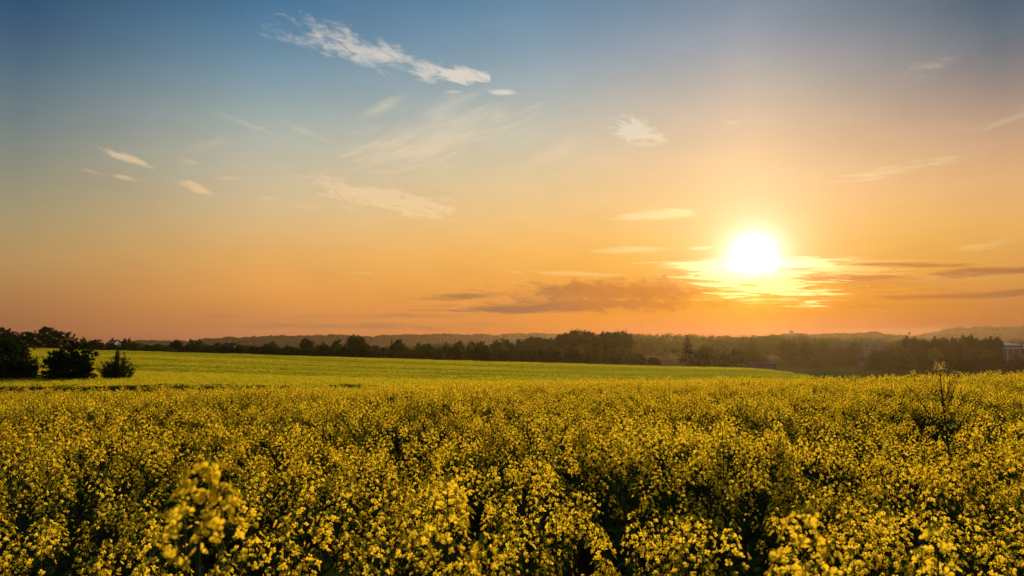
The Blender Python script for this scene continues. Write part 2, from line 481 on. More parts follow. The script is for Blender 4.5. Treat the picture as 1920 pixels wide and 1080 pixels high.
def ground(x, y):
    x = np.asarray(x, float); y = np.asarray(y, float)
    px = 960 + F_PX * x / np.maximum(y, 8.0)
    yy = np.maximum(y, 0)
    i, t = _interp1(PXC, px); j, s = _interp1(TY, yy)
    a = TZ[j, i] * (1 - t) + TZ[j, i + 1] * t
    b = TZ[j + 1, i] * (1 - t) + TZ[j + 1, i + 1] * t
    return a * (1 - s) + b * s
def gz(x, y): return float(ground(x, y))
def wx(px, Y): return (px - 960) / F_PX * Y
def hz(py, Y): return CAM_Z + (650 - py) / F_PX * Y

def line_Y(px):      # the tramline between the near strip and the far slope
    return np.interp(px, [-600, 0, 255, 480, 960, 1235, 1600], [95, 92, 86, 75, 60, 56, 52])

def grid_mesh(name, us, ys, zf, mats, off=0.0, x_of=None):
    U, Yg = np.meshgrid(us, ys)
    X = U * (np.maximum(Yg, 0) + 60) if x_of is None else x_of(U, Yg)
    Z = zf(X, Yg) + off
    V = np.stack([X, Yg, Z], -1).reshape(-1, 3)
    h, w = U.shape
    a = (np.arange(h - 1)[:, None] * w + np.arange(w - 1)[None]).reshape(-1)
    F = np.stack([a, a + 1, a + w + 1, a + w], -1)
    me = bpy.data.meshes.new(name)
    me.from_pydata(V.tolist(), [], F.tolist())
    me.polygons.foreach_set('use_smooth', [True] * len(F))
    for m in mats: me.materials.append(m)
    me.update()
    return me

def ground_material():
    m, B, out = new_mat('ground')
    nt = m.node_tree
    geo = B.node('ShaderNodeNewGeometry')
    sp = B.node('ShaderNodeSeparateXYZ'); nt.links.new(geo.outputs['Position'], sp.inputs[0])
    n1 = B.noise(geo.outputs['Position'], 4.0, 6, .65)
    soil = B.mix(B.mr(n1, .35, .65), (0.060, 0.042, 0.026, 1), (0.030, 0.024, 0.015, 1))
    n2 = B.noise(geo.outputs['Position'], .03, 5, .6)
    mp = B.node('ShaderNodeMapping'); mp.inputs['Scale'].default_value = (.02, .25, .1)
    nt.links.new(geo.outputs['Position'], mp.inputs[0])
    n3 = B.noise(mp.outputs[0], 1.0, 4, .6)
    grass = B.mix(B.mr(n2, .35, .65), (0.060, 0.085, 0.022, 1), (0.095, 0.095, 0.035, 1))
    grass = B.mix(B.mr(n3, .45, .6), grass, (0.12, 0.085, 0.05, 1))
    col = B.mix(B.mr(sp.outputs[1], 250, 330), soil, grass)
    p = B.node('ShaderNodeBsdfDiffuse')
    nt.links.new(col, p.inputs[0]); nt.links.new(p.outputs[0], out.inputs[0])
    return m
ys = np.concatenate([[-60, -30, -10, 0], np.arange(2, 40, 1.0), np.arange(40, 120, 2.5), np.arange(120, 420, 6.0), np.geomspace(420, 2940, 24)])
g = link('ground', grid_mesh('ground', np.linspace(-1.15, 1.15, 141), ys, ground, [ground_material()]))
tag(g, kind='structure')

# low green corn field in the valley on the right
def greenfield():
    m, B, out = new_mat('green_field')
    nt = m.node_tree
    geo = B.node('ShaderNodeNewGeometry')
    mp = B.node('ShaderNodeMapping'); mp.inputs['Scale'].default_value = (.015, .35, .1)
    mp.inputs['Rotation'].default_value = (0, 0, math.radians(8))
    nt.links.new(geo.outputs['Position'], mp.inputs[0])
    n = B.noise(mp.outputs[0], 1.0, 4, .55); n2 = B.noise(geo.outputs['Position'], 1.2, 4, .6)
    c = B.mix(B.mr(n, .42, .6), (0.060, 0.115, 0.014, 1), (0.032, 0.065, 0.010, 1))
    c = B.mix(B.mr(n2, .3, .7, 0, .4), c, (0.09, 0.14, 0.02, 1))
    d = B.node('ShaderNodeBsdfDiffuse'); t = B.node('ShaderNodeBsdfTranslucent')
    nt.links.new(c, d.inputs[0]); nt.links.new(c, t.inputs[0])
    ad = B.node('ShaderNodeMixShader'); ad.inputs[0].default_value = .15
    nt.links.new(d.outputs[0], ad.inputs[1]); nt.links.new(t.outputs[0], ad.inputs[2])
    bp = B.node('ShaderNodeBump'); bp.inputs['Distance'].default_value = .3; nt.links.new(n2, bp.inputs['Height'])
    nt.links.new(bp.outputs[0], d.inputs['Normal'])
    nt.links.new(ad.outputs[0], out.inputs[0])
    return m
gf = grid_mesh('green_field', np.linspace(1440, 2150, 60), np.linspace(170, 325, 40),
               lambda X, Y: ground(X, Y) + .35 + .05 * np.sin(X * .9) * np.sin(Y * .7), [greenfield()],
               x_of=lambda U, Y: (U - 960) / F_PX * Y)
tag(link('green_field', gf), kind='structure')

# ------------------------------------------------------------------ rapeseed plant
def petals(cx, cy, cz, axis, size, r):
    """four rounded petals of one flower, each two quads"""
    axis = Vector(axis).normalized()
    a = axis.orthogonal().normalized(); b = axis.cross(a)
    ph = r.random() * math.pi
    Q = []
    c = Vector((cx, cy, cz))
    for k in range(4):
        t = ph + k * math.pi / 2 + r.uniform(-.15, .15)
        d = a * math.cos(t) + b * math.sin(t); s = axis.cross(d)
        L = size * r.uniform(.85, 1.12); W = L * r.uniform(.40, .48)
        up = r.uniform(.05, .45)
        def P(l, w, h): return tuple(c + d * (l * L) + s * (w * W) + axis * (h * L))
        base, tip = P(.08, 0, 0), P(1.0, 0, up)
        m1, m2 = P(.5, .9, up * .55 + .10), P(.5, -.9, up * .55 + .10)
        t1, t2 = P(.92, .72, up + .04), P(.92, -.72, up + .04)
        Q.append((base, m1, t1, tip)); Q.append((base, tip, t2, m2))
    return Q

def flower_head_mb(seed, nfl=20, size=.0096, mb=None, origin=(0, 0, 0), direction=(0, 0, 1), scale=1.0):
    """raceme: buds on top, open flowers around the axis, young pods below (top of axis at +z)"""
    r = random.Random(seed)
    mb = mb or MB()
    O = Vector(origin); D = Vector(direction).normalized()
    q = Vector((0, 0, 1)).rotation_difference(D)
    H = r.uniform(.07, .13) * scale
    mb.tube([O, O + D * H * .55, O + D * H], [.0017, .0013, .0008], 4, 0)
    # buds
    for _ in range(9):
        t = r.uniform(0, 2 * math.pi); rr = r.uniform(0, .011) * scale
        p = O + q @ Vector((rr * math.cos(t), rr * math.sin(t), H + r.uniform(.0, .012) - rr * .4))
        u = q @ Vector((math.cos(t) * .5, math.sin(t) * .5, 1)).normalized()
        a = u.orthogonal().normalized() * .0030; b = u.cross(a)
        e = u * .0085
        mb.add([p + a, p + b, p - a, p - b, p + e], [(0, 1, 4), (1, 2, 4), (2, 3, 4), (3, 0, 4)], 1)
    Q = []
    for i in range(nfl):
        f = i / nfl
        t = i * 2.399 + r.uniform(-.3, .3)
        z = H * (1.0 - .95 * f) - r.uniform(0, .006)
        rad = (.011 + .026 * min(1, f * 1.6) + r.uniform(-.006, .007)) * scale
        p = Vector((rad * math.cos(t), rad * math.sin(t), z + .008))
        P = O + q @ p
        A = O + q @ Vector((0, 0, z - .006))
        ax = q @ Vector((math.cos(t) * r.uniform(.7, 1.3), math.sin(t) * r.uniform(.7, 1.3), r.uniform(.35, 1.0)))
        side = (P - A).orthogonal().normalized() * .0007
        mb.add([A - side, A + side, P + side, P - side], [(0, 1, 2, 3)], 0)
        Q += petals(P.x, P.y, P.z, ax, size * r.uniform(.85, 1.1) * scale, r)
    mb.quads(np.array(Q), 2)
    for i in range(r.randint(3, 7)):
        t = r.uniform(0, 6.28); z = -r.uniform(.0, .07) * scale
        A = O + q @ Vector((0, 0, z)); Bp = O + q @ Vector((math.cos(t) * .035, math.sin(t) * .035, z + .028))
        s = (Bp - A).orthogonal().normalized() * .0011
        mb.add([A - s, A + s, Bp + s * .5, Bp - s * .5], [(0, 1, 2, 3)], 0)
    return mb

def leaf_mb(L=.16, W=.04, droop=.5, mb=None, origin=(0, 0, 0), az=0.0, mat=3, pitch=.6):
    mb = mb or MB()
    n = 5
    vs_ = []
    for i in range(n + 1):
        t = i / n
        w = W * math.sin(math.pi * min(1, .12 + t * .88)) ** .7 * (1 - .25 * t)
        l = L * t
        z = math.sin(pitch) * l - droop * L * t * t
        for s in (-1, 0, 1):
            y = s * w; zz = z + (abs(s) * w * .35) + .006 * math.sin(i * 2.3 + s)
            X = l * math.cos(pitch)
            vs_.append((origin[0] + X * math.cos(az) - y * math.sin(az), origin[1] + X * math.sin(az) + y * math.cos(az), origin[2] + zz))
    fs = []
    for i in range(n):
        for s in range(2):
            fs.append((i * 3 + s, i * 3 + s + 1, (i + 1) * 3 + s + 1, (i + 1) * 3 + s))
    mb.add(vs_, fs, mat)
    return mb

PMATS = [M['stem'], M['bud'], M['petal'], M['leaf']]
HEADS = [flower_head_mb(100 + i, nfl=n, size=.0100).mesh('flower_head', PMATS) for i, n in enumerate((16, 13, 18, 10, 14, 17))]
LEAFS = [leaf_mb(.17, .035, .6, mat=0).mesh('leaf', [M['leaf']]), leaf_mb(.11, .018, .4, mat=0).mesh('leaf', [M['leaf']]),
         leaf_mb(.22, .05, .8, mat=0).mesh('leaf', [M['leaf']])]

def plan_plant(seed, height=1.3):
    """branch layout of one plant: stem curve, branch tips with directions, leaves"""
    r = random.Random(seed)
    lean = Vector((r.uniform(-.05, .05), r.uniform(-.05, .05), 0))
    def S(z):
        t = z / height
        return Vector((lean.x * t * t * 1.5 + .008 * math.sin(z * 9 + seed), lean.y * t * t * 1.5, z))
    tips = [(S(height - .07), (lean.x, lean.y, 1), r.uniform(.95, 1.2))]
    curves = []
    nb = r.randint(6, 9)
    for i in range(nb):
        z0 = height * r.uniform(.42, .82)
        az = i * 2.4 + r.uniform(-.5, .5)
        L = (height - z0) * r.uniform(.45, .88)
        out = r.uniform(.28, .55) * L + .03
        A = S(z0); d = Vector((math.cos(az), math.sin(az), 0))
        P1 = A + d * out * .55 + Vector((0, 0, L * .35))
        P2 = A + d * out + Vector((0, 0, L))
        curves.append((A, P1, P2))
        dirv = (P2 - P1).normalized() + Vector((0, 0, .8))
        tips.append((P2, tuple(dirv), r.uniform(.7, 1.1)))
        if r.random() < .35:      # side shoot
            az2 = az + r.choice((-1, 1)) * r.uniform(.6, 1.2)
            P3 = P1 + Vector((math.cos(az2), math.sin(az2), 0)) * .06 + Vector((0, 0, L * .38))
            curves.append((P1, P1.lerp(P3, .5) + Vector((math.cos(az2) * .01, 0, -.004)), P3))
            tips.append((P3, (0, 0, 1), r.uniform(.55, .85)))
    leaves = []
    for i in range(r.randint(11, 15)):
        z = height * r.uniform(.15, .90)
        leaves.append((S(z), r.uniform(0, 6.28), r.randint(0, 2), r.uniform(.7, 1.2) * (1.3 - z / height * .7)))
    return S, curves, tips, leaves, height

def stem_mesh(plan):
    S, curves, tips, leaves, H = plan
    mb = MB()
    zs = np.linspace(0, H - .07, 9)
    mb.tube([S(z) for z in zs], [.0072 - .0048 * (i / 8) for i in range(9)], 5, 0)
    for A, P1, P2 in curves:
        mb.tube([A, P1, P2], [.0036, .0028, .0018], 4, 0)
    return mb

PLANS = [plan_plant(11 + i * 7, 1.22 + .03 * (i % 4)) for i in range(8)]
STEMS = [stem_mesh(p).mesh('stem', PMATS) for p in PLANS]

def plant_prototype(k):
    S, curves, tips, leaves, H = PLANS[k]
    r = random.Random(k)
    root = bpy.data.objects.new('rapeseed_plant', None)
    root.empty_display_size = .05
    parts = [('stem', STEMS[k], (0, 0, 0), (0, 0, 0), 1.0)]
    for i, (p, d, s) in enumerate(tips):
        q = Vector((0, 0, 1)).rotation_difference(Vector(d).normalized()).to_euler()
        parts.append(('flower_head', HEADS[(i + k) % len(HEADS)], tuple(p), (q.x, q.y, r.uniform(0, 6)), s))
    for p, az, j, s in leaves:
        parts.append(('leaf', LEAFS[j], tuple(p), (0, 0, az), s))
    return root, parts

def place_plant(k, x, y, rz, s, tilt=(0, 0), label=None, group=None, name='rapeseed_plant'):
    root, parts = PROTO[k]
    o = root.copy(); COL.objects.link(o)
    o.name = name
    o.location = (x, y, gz(x, y)); o.rotation_euler = (tilt[0], tilt[1], rz); o.scale = (s, s, s)
    tag(o, label, 'plant', group)
    for nm, me, loc, rot, sc in parts:
        c = bpy.data.objects.new(nm, me); COL.objects.link(c); c.parent = o
        c.location = loc; c.rotation_euler = rot; c.scale = (sc, sc, sc)
    return o
PROTO = [plant_prototype(k) for k in range(8)]

def joined_plant(k, lite=False):
    S, curves, tips, leaves, H = PLANS[k]
    mb = stem_mesh(PLANS[k])
    for i, (p, d, s) in enumerate(tips):
        flower_head_mb(500 + i * 13 + k, nfl=8 if lite else 14, size=.0125 if lite else .0096, mb=mb, origin=p, direction=d, scale=s)
    for p, az, j, s in leaves:
        leaf_mb((.17, .11, .22)[j] * s, (.035, .018, .05)[j] * s, .6, mb, p, az)
    return mb.mesh('crop_plant', PMATS)

# patches of crop seen from afar: many small heads, leaves under them
def patch_mesh(size, heads, per, fs, green, seed, z0=.95, z1=1.32):
    r = np.random.default_rng(seed)
    mb = MB()
    c = np.stack([r.uniform(-size / 2, size / 2, heads), r.uniform(-size / 2, size / 2, heads), r.triangular(z0, z1 - .06, z1, heads)], -1)
    def blobs(c, per, spread, fs, mat, vertical=0.0):
        n = len(c) * per
        p = np.repeat(c, per, 0) + r.normal(0, 1, (n, 3)) * np.array(spread)
        a = r.normal(0, 1, (n, 3)); a /= np.linalg.norm(a, axis=1)[:, None]
        b = np.cross(a, r.normal(0, 1, (n, 3))); b /= np.linalg.norm(b, axis=1)[:, None]
        s = fs * r.uniform(.6, 1.3, (n, 1))
        a = a * s; b = b * s * .8
        mb.quads(np.stack([p - a - b * .5, p + a * .2 - b, p + a + b * .5, p - a * .2 + b], 1), mat)
    ng = int(heads * green)
    blobs(c[ng:], per, (.022, .022, .035), fs, 0)
    if ng: blobs(c[:ng], per, (.03, .03, .06), fs * 1.2, 1)
    c2 = np.stack([r.uniform(-size / 2, size / 2, heads), r.uniform(-size / 2, size / 2, heads), r.uniform(.35, 1.12, heads)], -1)
    blobs(c2, max(2, per // 2), (.04, .04, .12), fs * 2.4, 1)
    return mb.mesh('crop_patch', [M['petal_far'], M['crop_green']])

SRC = [joined_plant(k) for k in range(8)]                                   # 0..7
SRC += [joined_plant(k, True) for k in range(0, 8, 2)]                      # 8..11
SRC += [patch_mesh(1.5, 150, 6, .012, g_, 50 + i) for i, g_ in enumerate((.12, .25))]       # 12,13
SRC += [patch_mesh(3.0, 420, 3, .028, g_, 70 + i) for i, g_ in enumerate((.20, .42, .66))]     # 14,15,16

def edge_patch():  # shade on the front face of the stand is put into darker leaf colour
    r = np.random.default_rng(99); mb = MB()
    def q(n, z0, z1, fs, mat):
        p = np.stack([r.uniform(-.75, .75, n), r.uniform(-.75, .75, n), r.uniform(z0, z1, n)], -1)
        a = r.normal(0, 1, (n, 3)); a /= np.linalg.norm(a, axis=1)[:, None]
        b = np.cross(a, r.normal(0, 1, (n, 3))); b /= np.linalg.norm(b, axis=1)[:, None]
        s = fs * r.uniform(.6, 1.3, (n, 1)); a = a * s; b = b * s * .7
        mb.quads(np.stack([p - a, p - b, p + a, p + b], 1), mat)
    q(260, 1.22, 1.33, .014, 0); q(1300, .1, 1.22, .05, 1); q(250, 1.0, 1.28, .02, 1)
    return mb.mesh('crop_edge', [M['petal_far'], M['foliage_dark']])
SRC.append(edge_patch())      # 17: edge patch with the stand's shade in its leaf colour

def vnoise(x, y, s, seed=0):
    """smooth value noise for scattering"""
    rs = np.random.default_rng(seed); T = rs.random((64, 64))
    X = x / s; Y = y / s
    xi = np.floor(X).astype(int); yi = np.floor(Y).astype(int)
    fx = X - xi; fy = Y - yi; fx = fx * fx * (3 - 2 * fx); fy = fy * fy * (3 - 2 * fy)
    g_ = lambda a, b: T[a % 64, b % 64]
    return (g_(xi, yi) * (1 - fx) + g_(xi + 1, yi) * fx) * (1 - fy) + (g_(xi, yi + 1) * (1 - fx) + g_(xi + 1, yi + 1) * fx) * fy

def jgrid(x0, x1, y0, y1, step, jit=.45):
    xs = np.arange(x0, x1, step); ys_ = np.arange(y0, y1, step)
    X, Y = np.meshgrid(xs, ys_)
    X = X + rng.uniform(-jit, jit, X.shape) * step; Y = Y + rng.uniform(-jit, jit, X.shape) * step
    return X.ravel(), Y.ravel()

pts = []   # x, y, z, idx, rot, scale
# --- near stand of single plants (first the closest)
X, Y = jgrid(-30, 30, .6, 27.5, .285)
pxv = 960 + F_PX * X / Y
inside = (np.abs(X) < Y * .90 + 3.5)
left_gap = (Y > 21) & (pxv < 760)
dens = .6 * vnoise(X, Y, 1.1, 3) + .4 * vnoise(X, Y, .5, 4)
dens2 = np.where(Y > 9, 1.0, dens)
keep = inside & ~left_gap & (dens2 > np.interp(Y, [0, 1.8, 4, 9], [.50, .46, .38, .31])) & ~((Y > 23) & (pxv > 1545))
keep &= ~((X ** 2 + Y ** 2) < 1.25 ** 2)
X, Y, dens = X[keep], Y[keep], dens[keep]
amp = np.interp(Y, [0, 4, 9, 30], [.26, .22, .10, .06])
SC = np.clip(.985 - amp * .45 + amp * vnoise(X, Y, .9, 8) + rng.normal(0, .028, len(X)), .8, 1.12) + (rng.random(len(X)) < .02) * .08
order = np.argsort(X ** 2 * .6 + Y ** 2)
X, Y, SC = X[order], Y[order], SC[order]
px_, in_frame = 960 + F_PX * X / Y, np.abs(X / Y) < .80
near_idx = np.where(in_frame)[0][:292]
near_set = set(near_idx.tolist())
rest = np.array([i for i in range(len(X)) if i not in near_set])
ROT = rng.uniform(0, 2 * math.pi, len(X))
for n_, i in enumerate(near_idx):
    place_plant(int(rng.integers(0, 8)), X[i], Y[i], ROT[i], float(SC[i]), (rng.normal(0, .04), rng.normal(0, .04)),
                'branching rapeseed plant with yellow flower heads in the dense front rows of the field', 'rapeseed plants in the front rows of the field')
for i in rest:
    lod = int(rng.integers(0, 8)) if Y[i] < 14 else 8 + int(rng.integers(0, 4))
    pts.append((X[i], Y[i], gz(X[i], Y[i]), lod, ROT[i], SC[i]))
print('near plants', len(near_idx), 'others', len(rest))
# --- middle strip
X, Y = jgrid(-100, 90, 21.5, 100, 1.2, .35)
pxv = 960 + F_PX * X / Y
edge = np.where(pxv < 700, 35, 27.0)
ok = (pxv > -180) & (pxv < 1545) & (Y > edge) & (Y < line_Y(pxv))
ok |= (pxv > -250) & (pxv < 700) & (Y < 29.5)                      # hidden dip before the gap on the left
ok |= (pxv >= 1545) & (pxv < 2300) & (Y > 23) & (Y < 78)           # the stand runs on down the slope on the right
X, Y = X[ok], Y[ok]
pe = 960 + F_PX * X / Y
ed = (Y > 30) & (Y < np.where(pe < 700, 35, 27.0) + 3.2) & (pe < 850) & (rng.random(len(X)) > np.interp(pe, [200, 500, 850], [.12, .3, .95]))  # front patches toned dark to paint the shaded face behind the gap
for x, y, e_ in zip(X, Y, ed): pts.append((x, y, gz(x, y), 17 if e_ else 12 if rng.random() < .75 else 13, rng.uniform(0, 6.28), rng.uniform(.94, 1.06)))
# --- far slope up to the crest
X, Y = jgrid(-260, 130, 58, 250, 2.3, .3)
pxv = 960 + F_PX * X / Y
far_end = np.interp(pxv, [-600, 1380, 1440, 1500, 1560, 1600], [246, 246, 238, 190, 120, 60])
ok = (pxv > -180) & (pxv < 1590) & (Y > line_Y(pxv) + 9.2) & (Y < far_end)
X, Y = X[ok], Y[ok]
# greener bands follow the drilling direction
band = .55 * vnoise(X * .12 + 30, Y + X * .20 + 200, 9.0, 21) + .3 * vnoise(X * .2 + 50, Y + X * .2 + 90, 3.5, 22) + .15 * vnoise(X, Y, 6, 23)
tram = (np.abs(((Y + X * .22) % 26) - 13) < 1.5) & (rng.random(len(X)) < .75)
for x, y, b, tr in zip(X, Y, band, tram):
    if tr: continue
    k = 16 if b > .51 else (15 if b > .33 else 14)
    pts.append((x, y, gz(x, y) - .02 + .10 * (k == 14) - .12 * (k == 16), k, rng.uniform(0, 6.28), rng.uniform(.95, 1.05)))
for row in range(2):  # dark-leaved rows painting the shaded crop face along the tramline
    for x in np.arange(-95, 28, 1.25):
        Y0 = 70.0
        for _ in range(6): Y0 = float(line_Y(960 + F_PX * x / Y0)) + 7.4 + row * 1.3
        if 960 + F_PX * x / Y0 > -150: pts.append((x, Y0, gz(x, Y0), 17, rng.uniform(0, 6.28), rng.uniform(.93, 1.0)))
print('crop points', len(pts))

def crop_object(pts):
    P = np.array(pts, float)
    me = bpy.data.meshes.new('rapeseed_crop')
    me.from_pydata(P[:, :3].tolist(), [], [])
    a = me.attributes.new('kind_id', 'INT', 'POINT'); a.data.foreach_set('value', P[:, 3].astype(np.int32))
    a = me.attributes.new('turn', 'FLOAT_VECTOR', 'POINT')
    rot = np.stack([rng.normal(0, .04, len(P)), rng.normal(0, .04, len(P)), P[:, 4]], -1)
    a.data.foreach_set('vector', rot.astype(np.float32).ravel())
    a = me.attributes.new('size', 'FLOAT', 'POINT'); a.data.foreach_set('value', P[:, 5].astype(np.float32))
    for m in PMATS + [M['petal_far'], M['crop_green']]: me.materials.append(m)
    o = link('rapeseed_crop', me)
    ng = bpy.data.node_groups.new('crop_scatter', 'GeometryNodeTree')
    ng.interface.new_socket('Geometry', in_out='INPUT', socket_type='NodeSocketGeometry')
    ng.interface.new_socket('Geometry', in_out='OUTPUT', socket_type='NodeSocketGeometry')
    gi = ng.nodes.new('NodeGroupInput'); go = ng.nodes.new('NodeGroupOutput')
    join = ng.nodes.new('GeometryNodeJoinGeometry')
    def attr(nm, ty):
        n = ng.nodes.new('GeometryNodeInputNamedAttribute'); n.data_type = ty; n.inputs[0].default_value = nm
        return n.outputs[0]
    kid, turn, size = attr('kind_id', 'INT'), attr('turn', 'FLOAT_VECTOR'), attr('size', 'FLOAT')
    e2r = ng.nodes.new('FunctionNodeEulerToRotation'); ng.links.new(turn, e2r.inputs[0])
    for k, src in enumerate(SRC):
        so = bpy.data.objects.new('crop_source', src)          # never linked: only instanced
        oi = ng.nodes.new('GeometryNodeObjectInfo'); oi.inputs['Object'].default_value = so
        oi.inputs['As Instance'].default_value = True
        cmpn = ng.nodes.new('FunctionNodeCompare'); cmpn.data_type = 'INT'; cmpn.operation = 'EQUAL'
        ng.links.new(kid, cmpn.inputs[2]); cmpn.inputs[3].default_value = k
        ip = ng.nodes.new('GeometryNodeInstanceOnPoints')
        ng.links.new(gi.outputs[0], ip.inputs['Points']); ng.links.new(cmpn.outputs[0], ip.inputs['Selection'])
        ng.links.new(oi.outputs['Geometry'], ip.inputs['Instance'])
        ng.links.new(e2r.outputs[0], ip.inputs['Rotation']); ng.links.new(size, ip.inputs['Scale'])
        ng.links.new(ip.outputs[0], join.inputs[0])
    ng.links.new(join.outputs[0], go.inputs[0])
    md = o.modifiers.new('scatter', 'NODES'); md.node_group = ng
    tag(o, 'yellow flowering rapeseed crop covering the field from the front rows to the far crest', 'crop', kind='stuff')
    return o
crop_object(pts)

# ------------------------------------------------------------------ single rapeseed plants that stand out
def special_plant(name, label, x, y, height, tips, stem_pts, leaves=(), fl=20, fsize=.0095, pet=None):
    """tips: (x,y,z,scale,nfl) heads relative to the foot; branches: polylines"""
    root = bpy.data.objects.new(name, None); COL.objects.link(root)
    root.location = (x, y, gz(x, y)); root.empty_display_size = .1
    tag(root, label, 'plant')
    mb = MB()
    for pl, r0, r1 in stem_pts:
        n = len(pl)
        mb.tube(pl, [r0 + (r1 - r0) * i / (n - 1) for i in range(n)], 6, 0)
    link('stem', mb.mesh('stem', PMATS, True), root)
    for i, (tx, ty, tz, sc, nf) in enumerate(tips):
        me = flower_head_mb(900 + i * 3 + int(abs(x) * 10), nfl=nf, size=fsize).mesh('flower_head', PMATS if pet is None or i > 6 else [M['stem'], M['bud'], M[pet], M['leaf']])
        o = link('flower_head', me, root, (tx, ty, tz), (0, 0, i))
        o.scale = (sc,) * 3
    for (lx, ly, lz, az, L, W, dr) in leaves:
        link('leaf', leaf_mb(L, W, dr, mat=0).mesh('leaf', [M['leaf']]), root, (lx, ly, lz), (0, 0, az))
    return root
rr = random.Random(5)
# big one, close to the lens, out of focus
Yb = .78
bx = wx(388, Yb); top = hz(868, Yb)
def zpy(py): return hz(py, Yb)
def xpx(px): return wx(px, Yb) - bx
heads_b = [(xpx(398), 0, zpy(985), .92, 22), (xpx(354), .01, zpy(990), .65, 7), (xpx(434), -.01, zpy(1010), .7, 7),
           (xpx(352), .0, zpy(1060), .75, 8), (xpx(424), .01, zpy(1056), .7, 7), (xpx(322), .0, zpy(1100), .5, 4), (xpx(405), -.02, zpy(1108), .6, 5)]
sb = [([(0, 0, 0), (.01, 0, .5), (.005, 0, 1.0), (0, 0, zpy(985))], .006, .003)]
for h in heads_b[1:]:
    sb.append(([(.004, 0, h[2] - .16), (h[0] * .6, h[1] * .5, h[2] - .07), (h[0], h[1], h[2] + .002)], .0022, .0014))
special_plant('rapeseed_plant', 'out of focus rapeseed plant closest to the camera, large yellow petals, lower left', bx, Yb, 1.7, heads_b, sb,
              [(0, 0, .9, 1., .2, .05, .7), (0, 0, 1.1, 3., .16, .04, .6)], fsize=.0115)
# tall one lower centre
for (cpx, cpy, Yc, lab) in ((842, 945, 1.35, 'tall rapeseed plant with round petals rising in the front at the centre left'),
                            (1490, 1052, 1.05, 'rapeseed plant with broad petals cut off by the bottom edge on the right'),
                            (1735, 1048, 1.30, 'pale rapeseed plant standing at the bottom right corner')):
    bx = wx(cpx, Yc); zt = hz(cpy + 40, Yc)
    hs = [(0, 0, zt - .02, 1.15, 24)]
    ss = [([(0, 0, 0), (.01, .01, zt * .5), (0, 0, zt - .02)], .006, .0028)]
    for i in range(6):
        a = i * 1.1 + .4; rad = rr.uniform(.04, .09); z_ = zt - rr.uniform(.05, .16)
        hs.append((math.cos(a) * rad, math.sin(a) * rad * .7, z_, rr.uniform(.75, 1.0), rr.randint(9, 16)))
        ss.append(([(0, 0, z_ - .17), (math.cos(a) * rad * .6, math.sin(a) * rad * .4, z_ - .08), (hs[-1][0], hs[-1][1], z_)], .0024, .0015))
    special_plant('rapeseed_plant', lab, bx, Yc, zt, hs, ss, [(0, 0, zt - .4, 2., .18, .04, .6), (0, 0, zt - .5, 5., .16, .04, .6)], fsize=.0100)
# tall bare-branched plant on the right
Yt = 3.9
def T(px, py, dy=0.0): return (wx(px, Yt) - wx(1765, Yt), dy, hz(py, Yt))
fx = wx(1765, Yt)
br = [([(0, 0, 0), T(1768, 870), T(1762, 800), T(1757, 700)], .0075, .0022),
      ([T(1765, 830), T(1745, 780, .05), T(1732, 745, .1), T(1716, 724, .12)], .0035, .0012),
      ([T(1762, 795), T(1752, 765, -.04), T(1738, 740, -.08), T(1722, 716, -.1)], .0028, .001),
      ([T(1762, 785), T(1772, 755, .05), T(1785, 735, .07), T(1795, 714, .1)], .0030, .0011),
      ([T(1762, 765), T(1765, 745, -.05), T(1770, 722, -.06)], .0022, .001),
      ([T(1778, 855), T(1790, 820, .08), T(1800, 785, .1), T(1806, 762, .12)], .0034, .0013),
      ([T(1785, 850), T(1815, 830, -.06), T(1828, 795, -.1), T(1838, 775, -.1)], .0030, .0012),
      ([T(1768, 868), T(1780, 850, .05), T(1786, 848, .03)], .0040, .0034),
      ([T(1766, 840), T(1745, 815, -.05), T(1733, 795, -.08)], .0026, .0012),
      ([T(1828, 795, -.1), T(1842, 785, -.12), T(1848, 788, -.12)], .0016, .001)]
br = [(p_, a_ * 1.25, b_ * 1.4) for p_, a_, b_ in br]
tw = []
for p_, a_, b_ in br[:9]:
    for _ in range(5):
        k_ = rr.randrange(len(p_) - 1); f_ = rr.random(); A_ = Vector(p_[k_]).lerp(Vector(p_[k_ + 1]), f_)
        if A_.z < .9: continue
        B_ = A_ + Vector((rr.uniform(-.07, .07), rr.uniform(-.05, .05), rr.uniform(.06, .15)))
        if B_.z > hz(706, Yt): continue
        tw.append(([tuple(A_), tuple(A_.lerp(B_, .5) + Vector((0, 0, -.008))), tuple(B_)], .0018, .0010))
topv = T(1757, 700)
um = []
for k_ in range(6):
    a_ = k_ * 1.05; q_ = (topv[0] + .021 * math.cos(a_), topv[1] + .021 * math.sin(a_), topv[2] + .012)
    um.append(q_ + (.42, 7)); br.append(([(topv[0], topv[1], topv[2] - .02), q_], .0012, .0010))
br += tw
hd = um + [T(1757, 704) + (.45, 8), T(1716, 724, .12) + (.38, 5), T(1722, 716, -.1) + (.35, 4), T(1795, 716, .1) + (.35, 4), T(1770, 724, -.06) + (.38, 6),
      T(1806, 764, .12) + (.5, 8), T(1838, 777, -.1) + (.45, 6), T(1733, 797, -.08) + (.45, 7)] + [t_[0][2] + (.42, 6) for t_ in tw]
special_plant('bolted_rapeseed_plant', 'tallest bare-branched plant with a pale flower umbel standing above the crop on the right', fx, Yt, 1.9, hd, br,
              [T(1768, 800) + (0.5, .11, .010, .5), T(1766, 815) + (2.8, .10, .010, .4), T(1770, 840) + (5.2, .14, .014, .5), T(1768, 850) + (1.6, .14, .014, .5),
               T(1797, 800, .1) + (.3, .09, .010, .2), T(1762, 790) + (3.5, .12, .014, .3)], pet='petal_pale')
